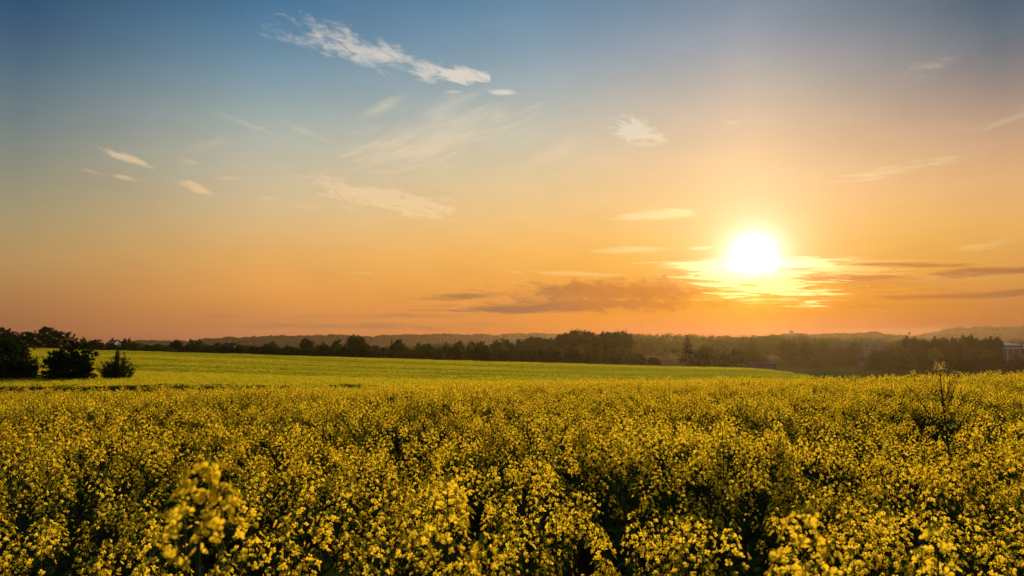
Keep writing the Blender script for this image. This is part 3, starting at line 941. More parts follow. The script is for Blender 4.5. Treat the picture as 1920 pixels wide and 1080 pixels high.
for (cpx, cpy, Yc, lab) in ((1252, 710, 7.5, 'slender rapeseed stalk with a single yellow head rising above the other flowers near the centre'),
                            (204, 718, 9.0, 'taller rapeseed stalk poking above the crop edge in front of the small round bush')):
    bx = wx(cpx, Yc); zt = hz(cpy, Yc)
    special_plant('rapeseed_plant', lab, bx, Yc, zt, [(0, 0, zt - .06, .8, 14), (.03, .02, zt - .28, .6, 8)],
                  [([(0, 0, 0), (.01, 0, zt * .6), (0, 0, zt - .06)], .006, .002), ([(0, 0, zt - .45), (.02, .01, zt - .36), (.03, .02, zt - .28)], .002, .0012)], [(0, 0, zt - .5, 1., .14, .02, .5)])

# ------------------------------------------------------------------ trees and shrubs
def leaf_cloud(centres, rad, per, ls, r, squash=.8, up=0.0):
    n = len(centres) * per
    c = np.repeat(centres, per, 0); R = np.repeat(np.asarray(rad), per)[:, None]
    d = r.normal(0, 1, (n, 3)); d /= np.linalg.norm(d, axis=1)[:, None]
    p = c + d * R * (r.random((n, 1)) ** .45) * np.array([1, 1, squash])
    a = r.normal(0, 1, (n, 3)) + np.array([0, 0, up]); a /= np.linalg.norm(a, axis=1)[:, None]
    b = np.cross(a, r.normal(0, 1, (n, 3))); b /= np.linalg.norm(b, axis=1)[:, None]
    s = ls * r.uniform(.55, 1.35, (n, 1)); a = a * s; b = b * s * .62
    return np.stack([p - a, p - b * 1.0 + a * .1, p + a, p + b + a * .1], 1)

def crown_mesh(seed, shape='round', clumps=90, per=45, ls=.035, mat=None):
    """unit crown: height 1 (z 0..1), width 1"""
    r = np.random.default_rng(seed)
    C, R = [], []
    k = 0
    lob = [(r.uniform(-.28, .28), r.uniform(-.28, .28), r.uniform(.25, .8), r.uniform(.24, .34)) for _ in range(10)]
    while len(C) < clumps and k < 20000:
        k += 1
        x, y, z = r.uniform(-.5, .5), r.uniform(-.5, .5), r.uniform(.02, 1)
        if shape == 'round':
            rr_ = (abs(x) ** 2 + y ** 2) ** .5
            prof = .5 * math.sin(math.pi * min(1, .12 + z * .86)) ** .55
            okp = rr_ < prof * (.78 + .3 * r.random()) and any((x - a) ** 2 + (y - b) ** 2 + ((z - c) * .8) ** 2 < (d * 1.25) ** 2 for a, b, c, d in lob)
        elif shape == 'dome':
            rr_ = (x * x + y * y) ** .5; th = math.atan2(y, x)
            lim = .80 + .12 * math.sin(th * 3 + seed) * math.sin(z * 8 + seed * 2) + .10 * r.random()
            okp = (rr_ / .5) ** 2.3 + (abs(z - .5) / .48) ** 2.3 < lim
        elif shape == 'oval':
            prof = .5 * math.sin(math.pi * min(1, .06 + z * .90)) ** .8
            okp = (x * x + y * y) ** .5 < prof * (.75 + .3 * r.random())
        elif shape == 'shrub':
            prof = .5 * (1 - z ** 2.6) ** .5
            okp = (x * x + y * y) ** .5 < prof * (.8 + .25 * r.random()) and r.random() < (1.15 - z * .3)
        elif shape == 'poplar':
            prof = .5 * (1 - z ** 3) ** .6 * (.75 + .25 * math.sin(z * 9 + seed))
            okp = (x * x + y * y) ** .5 < prof
        else:
            okp = True
        if okp:
            C.append((x, y, z)); R.append(r.uniform(.045, .095) * (1.0 if shape != 'poplar' else 1.3))
    C = np.array(C); C[:, 2] *= .94
    q = leaf_cloud(C, R, per, ls, r)
    # loose sprigs that break the outline
    top = C[np.argsort(-C[:, 2] - .6 * np.hypot(C[:, 0], C[:, 1]))[:max(12, clumps // 4)]]
    sp = np.repeat(top, 3, 0) + r.normal(0, .035, (len(top) * 3, 3)) + np.array([0, 0, .015 if shape == 'dome' else .03])
    q2 = leaf_cloud(sp, np.full(len(sp), .02), 9, ls * .8, r, 1.0, 1.0)
    mb = MB(); mb.quads(np.concatenate([q, q2]), 0)
    return mb, C

def trunk_for(C, seed, width_ratio):
    """tapered trunk with limbs running to clump centres, unit tree 0..1"""
    r = random.Random(seed)
    mb = MB()
    w = .028
    mb.tube([(0, 0, -.28), (.01, 0, 0), (-.01, .01, .3), (.01, 0, .6), (0, 0, .85)], [w * 1.3, w, w * .8, w * .45, w * .12], 7, 0)
    idx = r.sample(range(len(C)), min(14, len(C)))
    for i in idx:
        c = C[i]; z0 = max(.0, c[2] - r.uniform(.15, .35))
        mb.tube([(0, 0, z0), (c[0] * .5, c[1] * .5, z0 + (c[2] - z0) * .4), tuple(c)], [w * .4, w * .25, w * .08], 4, 0)
    return mb

TREES = {}
def tree_kind(key, shape, seeds, clumps, per, ls, mat):
    lst = []
    for s in seeds:
        mb, C = crown_mesh(s, shape, clumps, per, ls)
        lst.append((mb.mesh('crown', [M[mat]]), trunk_for(C, s, 1).mesh('trunk', [M['bark']], True)))
    TREES[key] = lst
tree_kind('round', 'round', range(1, 7), 190, 40, .027, 'foliage')
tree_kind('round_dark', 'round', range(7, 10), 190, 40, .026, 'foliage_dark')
tree_kind('oval', 'oval', range(11, 15), 160, 40, .026, 'foliage')
tree_kind('light', 'oval', range(15, 17), 150, 40, .026, 'foliage_light')
tree_kind('shrub', 'shrub', range(21, 27), 170, 38, .030, 'foliage')
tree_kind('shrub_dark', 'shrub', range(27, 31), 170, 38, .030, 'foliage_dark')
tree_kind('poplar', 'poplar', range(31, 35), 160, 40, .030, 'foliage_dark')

tree_kind('dome', 'dome', range(41, 46), 260, 40, .024, 'foliage')
def conifer_parts(seed, layers=15, dens=1.0, ragged=.2):
    r = np.random.default_rng(seed)
    mb = MB(); tk = MB()
    tk.tube([(0, 0, -.28), (0, 0, .3), (0, 0, .97)], [.022, .015, .003], 6, 0)
    Q = []
    for i in range(layers):
        z = .10 + .86 * i / layers
        R = (.5 * (1 - z) ** .85 + .03) * r.uniform(1 - ragged, 1 + ragged * .6)
        nb = max(5, int(11 * (1 - z) + 4))
        for k in range(nb):
            a = k * 2 * math.pi / nb + r.uniform(-.3, .3) + i
            L = R * r.uniform(.65, 1.08)
            d = np.array([math.cos(a), math.sin(a), 0])
            e = np.array([0, 0, z]) + d * L + np.array([0, 0, -.10 * L + .02 * r.normal()])
            tk.tube([(0, 0, z), tuple(e)], [.004, .001], 3, 0)
            n = int(26 * dens * (L / .5 + .25))
            t = r.uniform(.12, 1.02, n)[:, None]
            p = np.array([0, 0, z]) * (1 - t) + e * t + r.normal(0, 1, (n, 3)) * np.array([.012, .012, .010]) * (1.4 - t)
            s = .022 * r.uniform(.6, 1.3, (n, 1))
            u = d[None] * s + r.normal(0, .35, (n, 3)) * s
            v = np.cross(u, [0, 0, 1]) * .6 + r.normal(0, .2, (n, 3)) * s
            Q.append(np.stack([p - u, p - v, p + u, p + v - np.array([0, 0, .006])], 1))
    mb.quads(np.concatenate(Q), 0)
    return mb.mesh('crown', [M['needles']]), tk.mesh('trunk', [M['bark']])
TREES['conifer'] = [conifer_parts(3), conifer_parts(4)]

_tc = [0]
def tree(name, kind, px, pytop, wpx, Y, label, group=None, cat=None, sink=0.0, base_z=None, depth=1.0, trunk=.16):
    """a tree at distance Y whose crown top and width match the photo; foot on the ground"""
    x = wx(px, Y); g0 = gz(x, Y) if base_z is None else base_z
    h = hz(pytop, Y) - g0 + sink
    w = wpx * Y / F_PX
    _tc[0] += 1
    lst = TREES[kind]; cr, tk = lst[_tc[0] % len(lst)]
    root = bpy.data.objects.new(name, None); COL.objects.link(root)
    root.location = (x, Y, g0 - sink); root.rotation_euler = (0, 0, random.uniform(0, 6.28))
    tag(root, label, cat or ('shrub' if 'shrub' in kind else 'tree'), group)
    lift = trunk if 'shrub' not in kind else .03
    c = link('crown', cr, root, (0, 0, h * lift)); c.scale = (w, w * depth, h * (1 - lift))
    t = link('trunk', tk, root, (0, 0, h * lift)); t.scale = (h * .7, h * .7, h * (1 - lift))
    if lift < .1: t.scale = (w * .5, w * .5, h * .9)
    return root

# ---- the three near bushes and the dark tree on the left (own meshes, small leaves)
def near_bush(name, label, px, pytop, wpx, Y, seed, shape, clumps, per, leaf, extra=None, fan=False):
    x = wx(px, Y); g0 = gz(x, Y); h = hz(pytop, Y) - g0; w = wpx * Y / F_PX
    r = np.random.default_rng(seed)
    mb, C = crown_mesh(seed, shape, clumps, per, leaf / w)
    if fan:      # upright shoots fanning out from the foot
        mb = MB(); Q = []; C = []
        for i in range(135):
            a = r.uniform(0, 6.28); sp = r.uniform(0, 1) ** .7
            d = np.array([math.cos(a) * sp * .56, math.sin(a) * sp * .56, 1 - .42 * sp])
            L = r.uniform(.72, 1.0)
            e = d * L; C.append(e)
            t = r.uniform(.18, 1, 90)[:, None]
            p = e[None] * t + r.normal(0, .018, (90, 3)); p[:, 2] *= 1.0
            u = r.normal(0, 1, (90, 3)) + d * 1.0; u /= np.linalg.norm(u, axis=1)[:, None]
            v = np.cross(u, r.normal(0, 1, (90, 3))); v /= np.linalg.norm(v, axis=1)[:, None]
            s = leaf / w * r.uniform(.6, 1.3, (90, 1)); u = u * s; v = v * s * .5
            Q.append(np.stack([p - u, p - v, p + u, p + v], 1))
        mb.quads(np.concatenate(Q), 0); C = np.array(C)
    if extra:
        for (ex, ez, er, n) in extra:
            cc = np.array([[ex, 0, ez]]) + r.normal(0, er * .75, (n * 3, 3))
            mb.quads(leaf_cloud(cc, r.uniform(.15, .45, n * 3) * er, 16, leaf / w, r), 0)
            C = np.concatenate([C, cc[:2]])
    root = bpy.data.objects.new(name, None); COL.objects.link(root); root.location = (x, Y, g0)
    tag(root, label, 'shrub')
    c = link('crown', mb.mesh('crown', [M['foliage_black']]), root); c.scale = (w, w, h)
    tb = MB(); rs = random.Random(seed)
    for i in range(22 if fan else 30):
        cc = C[rs.randrange(len(C))]; a = rs.uniform(-.06, .06); b = rs.uniform(-.06, .06)
        tb.tube([(a, b, -.02), (cc[0] * .45, cc[1] * .45, cc[2] * .5), tuple(cc)], [.014, .009, .003], 4, 0)
    t = link('stem', tb.mesh('stem', [M['bark']], True), root); t.scale = (w, w, h)
    return root
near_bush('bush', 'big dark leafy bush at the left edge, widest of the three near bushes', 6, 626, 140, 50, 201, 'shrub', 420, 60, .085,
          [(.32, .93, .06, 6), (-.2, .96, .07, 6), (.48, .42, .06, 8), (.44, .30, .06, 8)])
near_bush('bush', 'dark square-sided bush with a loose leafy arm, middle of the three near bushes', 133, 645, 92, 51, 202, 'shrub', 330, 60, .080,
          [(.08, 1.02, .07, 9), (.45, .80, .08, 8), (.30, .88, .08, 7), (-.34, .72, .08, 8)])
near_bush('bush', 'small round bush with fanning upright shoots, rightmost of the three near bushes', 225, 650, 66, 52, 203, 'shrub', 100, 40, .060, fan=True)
tree('tree', 'shrub_dark', 45, 620, 70, 262, 'dark tree behind the far crest showing above the big left bush', trunk=.05)
tree('tree', 'shrub_dark', 4, 611, 56, 268, 'dark tree at the very left edge behind the big bush', trunk=.05)
tree('tree', 'shrub_dark', 98, 611, 84, 258, 'large dark round tree on the crest above the square-sided bush', trunk=.03)

# ---- shrub belt behind the crest, left to centre
G1 = 'low shrubs in the dark belt behind the far crest'
L1 = 'low dark green shrub in the belt along the far crest, one of the even row'
LM = [(98, 'the large dark crest tree'), (158, 'the narrow pale tree top'), (212, 'the pale-roofed house'), (245, 'the tiny upright tree'), (290, 'the gap before the far hill'),
      (332, 'the hill-foot tree'), (370, 'the pointed leafy tree'), (407, 'the tiny left conifer'), (430, 'the dark-roofed cottage'), (470, 'the tiny second conifer'), (512, 'the broad low tree'),
      (540, 'the narrow dark conifer'), (577, 'the round solitary tree'), (607, 'the oval tree'), (634, 'the pointed tree'), (670, 'the domed tree'), (710, 'the small pale house'), (745, 'the rough dark tree'),
      (784, 'the thin conifer tip'), (820, 'the rounded mid green tree'), (862, 'the broad green tree'), (903, 'the small dark tree'), (935, 'the yellowish green tree'), (962, 'the blue-grey roof'),
      (1004, 'the wide hazy tree'), (1045, 'the yellow-green bush'), (1086, 'the first great crown'), (1135, 'the spreading pine'), (1165, 'the orange-lit bush')]
USED = set()
ORD = ['', 'second ', 'third ', 'fourth ', 'fifth ']
def by_landmark(what, px_):
    p, nm = min(LM, key=lambda l: abs(l[0] - px_))
    side = 'below' if abs(px_ - p) < 6 else ('left of' if px_ < p else 'right of')
    for o_ in ORD:
        lab = what.replace('#', o_) + ' just ' + side + ' ' + nm
        if lab not in USED: USED.add(lab); return lab
    return lab
NTH = ['first', 'second', 'third', 'fourth', 'fifth', 'sixth', 'seventh', 'eighth', 'ninth', 'tenth', 'eleventh', 'twelfth', 'thirteenth', 'fourteenth', 'fifteenth', 'sixteenth']
px = 138.0; n = 0
while px < 1190:
    wv = rr.uniform(26, 44)
    base_top = np.interp(px, [138, 300, 480, 700, 900, 1100, 1180], [639, 643, 648, 650, 652, 654, 668])
    topv = base_top + rr.uniform(-5, 6)
    Yv = rr.uniform(258, 292)
    L1 = by_landmark('#low shrub of the dark belt', px)
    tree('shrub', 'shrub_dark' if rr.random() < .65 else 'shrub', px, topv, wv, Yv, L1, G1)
    px += wv * .52; n += 1
G2 = 'back row of small trees behind the shrub belt'
L2 = 'small round tree in the hazier back row behind the shrub belt'
px = 300.0
while px < 1010:
    wv = rr.uniform(24, 44)
    topv = np.interp(px, [300, 480, 700, 850, 1010], [643, 645, 648, 642, 636]) + rr.uniform(-3, 5)
    L2 = by_landmark('#hazy tree behind the belt', px)
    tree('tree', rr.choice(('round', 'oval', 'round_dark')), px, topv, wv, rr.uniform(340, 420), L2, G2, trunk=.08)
    px += wv * .8
# individual trees of the skyline: px, top, width, distance, kind, label
SK = [
    (158, 631, 16, 275, 'oval', 'narrow pale tree top just right of the large dark crest tree'),
    (176, 636, 22, 278, 'round', 'small rounded tree between the narrow tree and the pale-roofed house'),
    (236, 634, 12, 285, 'round_dark', 'tiny dark tree directly right of the pale-roofed house'),
    (245, 633, 12, 300, 'oval', 'tiny upright tree, second to the right of the pale-roofed house'),
    (332, 636, 24, 300, 'round', 'rounded tree at the foot of the far left hill'),
    (360, 634, 14, 300, 'oval', 'pointed leafy tree on the skyline left of the small conifer'),
    (375, 637, 26, 300, 'round', 'bushy tree next to the pointed leafy tree on the left skyline'),
    (407, 639, 9, 320, 'conifer', 'tiny conifer on the left skyline beside the dark-roofed cottage'),
    (449, 636, 12, 320, 'conifer', 'tiny conifer right of the dark-roofed cottage'),
    (512, 639, 26, 310, 'round', 'broad low tree left of the narrow dark conifer'),
    (540, 640, 9, 300, 'conifer', 'narrow dark conifer left of the round skyline tree'),
    (577, 631, 30, 300, 'dome', 'round solitary tree standing out against the far ridge left of centre'),
    (607, 640, 24, 320, 'oval', 'low oval tree between the round solitary tree and the pointed pair'),
    (634, 634, 24, 310, 'oval', 'pointed tree just left of the tallest left-centre tree'),
    (668, 625, 42, 285, 'dome', 'tallest dark tree left of centre with a dense domed crown'),
    (680, 640, 48, 275, 'round', 'wide rounded tree in front of the tallest left-centre tree'),
    (735, 632, 12, 300, 'conifer', 'small dark conifer at the left of the rough tree group'),
    (748, 636, 34, 305, 'round_dark', 'rough dark tree beside the small conifer left of centre'),
    (784, 640, 9, 310, 'conifer', 'thin conifer tip among the trees at mid left'),
    (800, 642, 34, 300, 'round', 'rounded mid green tree right of the thin conifer tip'),
    (862, 640, 30, 330, 'round', 'broad green tree midway between the domed tree and the yellowish tree'),
    (903, 639, 16, 350, 'round_dark', 'small dark tree left of the yellowish tree'),
    (935, 636, 36, 284, 'light', 'yellowish green tree in the belt near the centre'),
    (946, 631, 26, 420, 'round', 'hazy grey-green tree behind the yellowish tree'),
    (972, 633, 20, 400, 'round_dark', 'dark round tree right of the blue-grey roof'),
    (1004, 626, 62, 470, 'dome', 'wide hazy tree left of the two great crowns'),
    (1032, 631, 30, 440, 'dome', 'smaller hazy tree against the left side of the first great crown'),
    (1060, 621, 56, 430, 'dome', 'left shoulder tree of the first great crown'),
    (1086, 613, 74, 425, 'dome', 'first great rounded crown, tallest tree near the centre'),
    (1114, 621, 30, 440, 'oval', 'narrow tree in the gap between the two great crowns'),
    (1143, 615, 54, 430, 'dome', 'second great rounded crown, left lobe tree'),
    (1166, 617, 52, 432, 'dome', 'tree forming the right lobe of the second great crown'),
    (1135, 640, 26, 300, 'conifer', 'spreading dark pine in front of the second great crown'),
    (1045, 646, 30, 285, 'light', 'yellow-green bush at the front of the belt below the first great crown'),
    (1085, 648, 26, 284, 'light', 'bright leafed bush below the second great crown'),
    (1165, 648, 32, 300, 'light', 'orange-lit rounded bush right of the spreading pine'),
    (1195, 662, 36, 284, 'shrub_dark', 'dark shrub at the right end of the belt'),
    (1225, 668, 30, 280, 'shrub_dark', 'last low dark shrub where the belt ends left of the tall conifer'),
    (1288, 623, 46, 296, 'conifer', 'tall dark conifer standing alone right of the belt'),
    (1322, 645, 36, 330, 'dome', 'dark round tree immediately right of the tall conifer'),
    (1310, 658, 40, 300, 'shrub_dark', 'dark shrub at the foot of the tall conifer'),
    (1350, 656, 44, 310, 'shrub', 'hazy shrub right of the dark round tree under the sun'),
    (1382, 652, 40, 320, 'shrub', 'tall hazy shrub under the sun left of the long low shed'),
    (1412, 660, 26, 345, 'oval', 'small oval tree behind the left end of the long low shed'),
    (1428, 660, 22, 350, 'light', 'pale domed tree above the long low shed'),
    (1408, 636, 30, 480, 'round', 'hazy tree top rising behind the long low shed'),
    (1475, 637, 44, 480, 'round', 'large hazy tree right of the long low shed'),
    (1508, 636, 34, 470, 'oval', 'hazy tree left of the timber power pole pair'),
    (1540, 634, 26, 480, 'oval', 'hazy upright tree right of the timber power pole pair'),
    (1602, 638, 26, 450, 'oval', 'green tree standing in front of the long dull block'),
    (1572, 652, 44, 440, 'round', 'low spreading tree below the left end of the long dull block'),
    (1588, 650, 36, 500, 'round', 'hazy tree hiding the lower left of the long dull block'),
    (1642, 653, 34, 500, 'oval', 'hazy tree hiding the lower right of the long dull block'),
    (1670, 642, 30, 500, 'round', 'hazy tree at the right end of the long dull block'),
    (1688, 636, 32, 480, 'oval', 'hazy tree between the long dull block and the tall dark row'),
    (1632, 665, 34, 336, 'shrub', 'left end shrub of the big right hedge'),
    (1655, 653, 52, 340, 'shrub', 'tallest domed shrub of the right hedge'),
    (1690, 660, 50, 342, 'shrub', 'rounded shrub right of the tallest domed hedge shrub'),
    (1727, 667, 40, 345, 'shrub_dark', 'low dark shrub left of the yellowish upright bush'),
    (1748, 650, 28, 356, 'light', 'yellowish upright bush rising behind the right hedge'),
    (1848, 655, 30, 380, 'round', 'ball-shaped tree in front of the dark poplar row'),
    (1903, 664, 26, 400, 'light', 'pale young tree in front of the industrial hall'),
    (1905, 636, 60, 900, 'round', 'distant rounded tree behind the industrial hall roof'),
]
for (px_, tp, w_, Y_, kd, lb) in SK:
    nm = 'conifer' if kd == 'conifer' else ('shrub' if 'shrub' in kd else 'tree')
    tree(nm, kd, px_, tp, w_, Y_, lb, trunk=(.04 if kd == 'conifer' else .10))
# row of tall trees on the right
G3 = 'tall trees in the dense row left of the industrial hall'
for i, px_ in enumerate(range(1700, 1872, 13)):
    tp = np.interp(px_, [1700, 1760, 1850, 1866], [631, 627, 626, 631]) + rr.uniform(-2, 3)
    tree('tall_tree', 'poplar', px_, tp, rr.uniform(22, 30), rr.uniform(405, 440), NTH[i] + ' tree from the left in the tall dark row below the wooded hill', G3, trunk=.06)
# right hedge
G4 = 'clipped dark shrubs of the hedge at the right edge'
px = 1745.0; n = 0
while px < 2010:
    tree('shrub', 'shrub_dark', px, 671 + rr.uniform(-4, 4), rr.uniform(34, 46), rr.uniform(325, 340), NTH[n] + ' dark shrub from the left in the low hedge at the right edge', G4)
    px += 19; n += 1
G5 = 'hazy shrubs along the lane under the sun'
for i, px_ in enumerate(range(1455, 1625, 15)):
    tree('shrub', 'shrub', px_, 672 + rr.uniform(-3, 4), rr.uniform(20, 32), rr.uniform(420, 470), NTH[i] + ' low hazy shrub right of the long shed along the lane', G5)

# distant wood: one mass
def wood(name, label, x0, x1, Ya, Yb, tops, n, wr, seed):
    r = np.random.default_rng(seed); C, R = [], []
    for i in range(n):
        pxx = r.uniform(x0, x1); Y = r.uniform(Ya, Yb); x = wx(pxx, Y)
        top = hz(np.interp(pxx, *tops) + r.choice([-2.0, 0, 1.5, 4, 7, 12], p=[.04, .16, .2, .25, .2, .15]) + r.uniform(-.8, 1.2), Y); w = r.uniform(*wr)
        g0 = gz(x, Y)
        m = 26
        a = r.uniform(0, 6.28, m); el = r.uniform(-1, 1, m)
        C.append(np.stack([x + np.cos(a) * w * np.sqrt(1 - el ** 2) * .8, Y + np.sin(a) * w * .8, g0 + (top - g0) * (.58 + .36 * el) ], -1))
        R.append(np.full(m, w * .30))
    mb = MB(); mb.quads(leaf_cloud(np.concatenate(C), np.concatenate(R), 12, .55, r), 0)
    o = link(name, mb.mesh(name, [M['foliage']])); tag(o, label, 'woodland', kind='stuff')
wood('woodland', 'distant hazy wood forming the skyline under the sun right of the two great crowns', 1150, 1760, 560, 800,
     ([1170, 1200, 1260, 1350, 1450, 1560, 1650, 1760], [622, 624, 625, 627, 626, 632, 634, 638]), 520, (5, 11), 41)
wood('woodland', 'distant hazy wood seen through gaps of the belt left of the centre', 560, 1010, 600, 900,
     ([560, 700, 900, 1010], [647, 648, 643, 639]), 160, (4, 7), 42)

# ------------------------------------------------------------------ hills
def hill_mat():
    m, B, out = new_mat('hill_wood')
    nt = m.node_tree
    geo = B.node('ShaderNodeNewGeometry')
    n = B.noise(geo.outputs['Position'], .02, 6, .65); n2 = B.noise(geo.outputs['Position'], .004, 3, .5)
    c = B.mix(B.mr(n, .4, .6), (0.020, 0.024, 0.020, 1), (0.042, 0.045, 0.035, 1))
    c = B.mix(B.mr(n2, .55, .66, 0, .5), c, (0.075, 0.07, 0.05, 1))
    d = B.node('ShaderNodeBsdfDiffuse'); nt.links.new(c, d.inputs[0])
    b = B.node('ShaderNodeBump'); b.inputs['Distance'].default_value = 12.0; b.inputs['Strength'].default_value = .8
    nt.links.new(n, b.inputs['Height']); nt.links.new(b.outputs[0], d.inputs['Normal'])
    nt.links.new(d.outputs[0], out.inputs[0])
    return m
HM = hill_mat()
def hill(name, Yc, half, tops, tree_h, seed):
    """rolling wooded hill: crest at distance Yc, long slopes before and behind"""
    pxs = np.arange(tops[0][0], tops[0][-1] + .1, 1.0)
    crest = hz(np.interp(pxs, *tops), Yc)
    r = np.random.default_rng(seed)
    f0 = np.array([-1, -.8, -.6, -.42, -.28, -.16, -.08, -.03, 0, .04, .12, .3, .6, 1.0])
    p0 = np.array([0, .08, .22, .42, .62, .80, .92, .98, 1, .985, .93, .7, .3, 0])
    fr = np.concatenate([np.linspace(-1, -.1, 40), np.linspace(-.08, .1, 12), np.linspace(.2, 1, 6)]); pr = np.interp(fr, f0, p0)
    V = []
    for f, p in zip(fr, pr):
        Yv = Yc + f * half
        x = wx(pxs, Yc) * (1 + f * half / Yc * .6)
        bump = (vnoise(x + 900, np.full_like(x, Yv) + 50, 34.0, seed) * .5 + vnoise(x + 500, np.full_like(x, Yv), 13.0, seed + 1) * .5 - .5)
        z = -12 + (crest + 12) * p + bump * tree_h * (p > .05) + r.normal(0, tree_h * .11, len(pxs)) * (p > .05)
        V.append(np.stack([x, np.full_like(x, Yv) + r.normal(0, 2, len(x)), z], -1))
    V = np.array(V); h, w = V.shape[:2]
    a = (np.arange(h - 1)[:, None] * w + np.arange(w - 1)[None]).reshape(-1)
    F = np.stack([a, a + 1, a + w + 1, a + w], -1)
    me = bpy.data.meshes.new(name); me.from_pydata(V.reshape(-1, 3).tolist(), [], F.tolist()); me.materials.append(HM); me.update()
    tag(link(name, me), kind='structure')
hill('hills', 2250, 550, ([230, 260, 300, 345, 380, 420, 470, 520, 590, 640, 700, 750, 830, 870, 930, 990, 1010, 1045, 1120],
                          [652, 638.5, 639, 641, 638, 634, 632, 631, 630, 629.5, 631, 629, 627.5, 628, 629, 625.5, 626, 628, 640]), 13, 5)
hill('hills', 1450, 320, ([1380, 1440, 1480, 1540, 1600, 1640, 1660, 1690, 1720, 1780], [640, 632, 626, 627, 625, 624.5, 626, 630, 633, 645]), 9, 6)
hill('hills', 1850, 550, ([1650, 1700, 1730, 1760, 1790, 1805, 1815, 1825, 1850, 1880, 1920, 1990, 2100, 2250],
                          [645, 634, 629, 623, 617, 615.5, 618, 614, 614, 615.5, 614.5, 613, 614, 625]), 14, 7)

# ------------------------------------------------------------------ buildings and other small things
M['plaster'] = solid('plaster', (.62, .56, .52), (.5, .46, .44), .85, .6)
M['plaster_dull'] = solid('plaster_dull', (.26, .20, .21), (.20, .16, .17), .9, .6)
M['plaster_blue'] = solid('pale_cladding', (.55, .56, .62), (.45, .47, .54), .6, .4)
M['roof_white'] = solid('pale_sheet_roof', (.70, .70, .74), (.58, .58, .62), .5, .5, spec=.4)
M['roof_dark'] = solid('dark_roof_tile', (.085, .06, .055), (.05, .04, .04), .8, 2.0, .02)
M['roof_red'] = solid('red_roof_tile', (.45, .22, .17), (.33, .16, .12), .8, 2.0, .02)
M['cladding_dark'] = solid('dark_cladding', (.06, .045, .05), (.04, .032, .036), .7, 1.0)
M['shed'] = solid('purple_brown_sheet', (.09, .05, .075), (.06, .035, .05), .7, .8)
M['glass'] = solid('window_glass', (.04, .05, .06), (.03, .035, .04), .08, 2, spec=.8)
M['steel'] = solid('galvanised_steel', (.22, .22, .23), (.15, .15, .16), .5, 5)
M['timber'] = solid('weathered_timber', (.12, .085, .055), (.07, .05, .035), .85, 8)

def building(name, label, px0, px1, Y, pyroof, wall, roofm, depth=12, roof='flat', rows=2, colsn=6, ridge=2.0, yaw=0.0, pillars=0, chimney=False, cat='building'):
    xa, xb = wx(px0, Y), wx(px1, Y); W = (xb - xa); cx = (xa + xb) / 2
    g0 = min(gz(cx, Y), gz(xa, Y), gz(xb, Y)) - .3; H = hz(pyroof, Y) - g0
    root = bpy.data.objects.new(name, None); COL.objects.link(root); root.location = (cx, Y, g0); root.rotation_euler = (0, 0, yaw)
    tag(root, label, cat)
    h = H - (ridge if roof == 'gable' else .5)
    m = MB(); m.box(-W / 2, W / 2, 0, depth, 0, h); link('wall', m.mesh('wall', [wall]), root)
    m = MB()
    if roof == 'gable':
        o = .5
        v = [(-W / 2 - o, -o, h - .15), (W / 2 + o, -o, h - .15), (W / 2 + o, depth / 2, h + ridge), (-W / 2 - o, depth / 2, h + ridge), (W / 2 + o, depth + o, h - .15), (-W / 2 - o, depth + o, h - .15)]
        v += [(a, b, c - .18) for a, b, c in v]
        m.add(v, [(0, 1, 2, 3), (3, 2, 4, 5), (6, 9, 8, 7), (9, 11, 10, 8), (0, 6, 7, 1), (5, 4, 10, 11), (0, 3, 9, 6), (3, 5, 11, 9), (1, 7, 8, 2), (2, 8, 10, 4)])
        gm = MB()
        for sx in (-1, 1):
            x_ = sx * (W / 2 - .003)
            gm.add([(x_, 0, h), (x_, depth, h), (x_, depth / 2, h + ridge - .1)], [(0, 1, 2)])
        link('gable', gm.mesh('gable', [wall]), root)
    else:
        m.box(-W / 2 - .3, W / 2 + .3, -.3, depth + .3, h, h + .5)
    rf = link('roof', m.mesh('roof', [roofm]), root)
    if chimney:
        m = MB(); m.box(-W * .25 - .35, -W * .25 + .35, depth / 2 - .9, depth / 2 - .2, h + ridge * .6, h + ridge + .8)
        link('chimney', m.mesh('chimney', [M['roof_dark']]), rf)
    if rows:
        dz = (h - 1.0) / rows; dx = W / colsn
        wm = MB(); wm.box(-dx * .26, dx * .26, -.04, .03, 0, dz * .52); wme = wm.mesh('window', [M['glass']])
        fm = MB()
        a, b, t = dx * .26, dz * .52, .09
        fm.box(-a - t, -a, -.07, .03, -t, b + t); fm.box(a, a + t, -.07, .03, -t, b + t)
        fm.box(-a, a, -.07, .03, -t, 0); fm.box(-a, a, -.07, .03, b, b + t); fme = fm.mesh('frame', [M['roof_white']])
        for i in range(colsn):
            for j in range(rows):
                w_ = link('window', wme, root, (-W / 2 + dx * (i + .5), 0, .9 + dz * j))
                link('frame', fme, w_)
    for i in range(pillars):
        m = MB(); m.box(-.25, .25, -.6, -.05, 0, h - .4)
        link('pillar', m.mesh('pillar', [M['roof_white']]), root, (-W / 2 + W * (i + .5) / pillars, 0, 0))
    return root
building('apartment_block', 'long dull flat-roofed apartment block in the haze right of the sun', 1576, 1664, 545, 642, M['plaster_dull'], M['plaster_dull'], 14, rows=5, colsn=14)
building('industrial_hall', 'industrial hall with a pale sheet roof at the right edge behind the hedge', 1874, 1914, 500, 642.5, M['cladding_dark'], M['roof_white'], 30, rows=0, pillars=0, roof='gable', ridge=1.8)
building('industrial_annex', 'dark annex with pale pillars and a thin pale roof in front of the industrial hall', 1878, 1960, 470, 652, M['cladding_dark'], M['roof_white'], 16, rows=1, colsn=9, pillars=7)
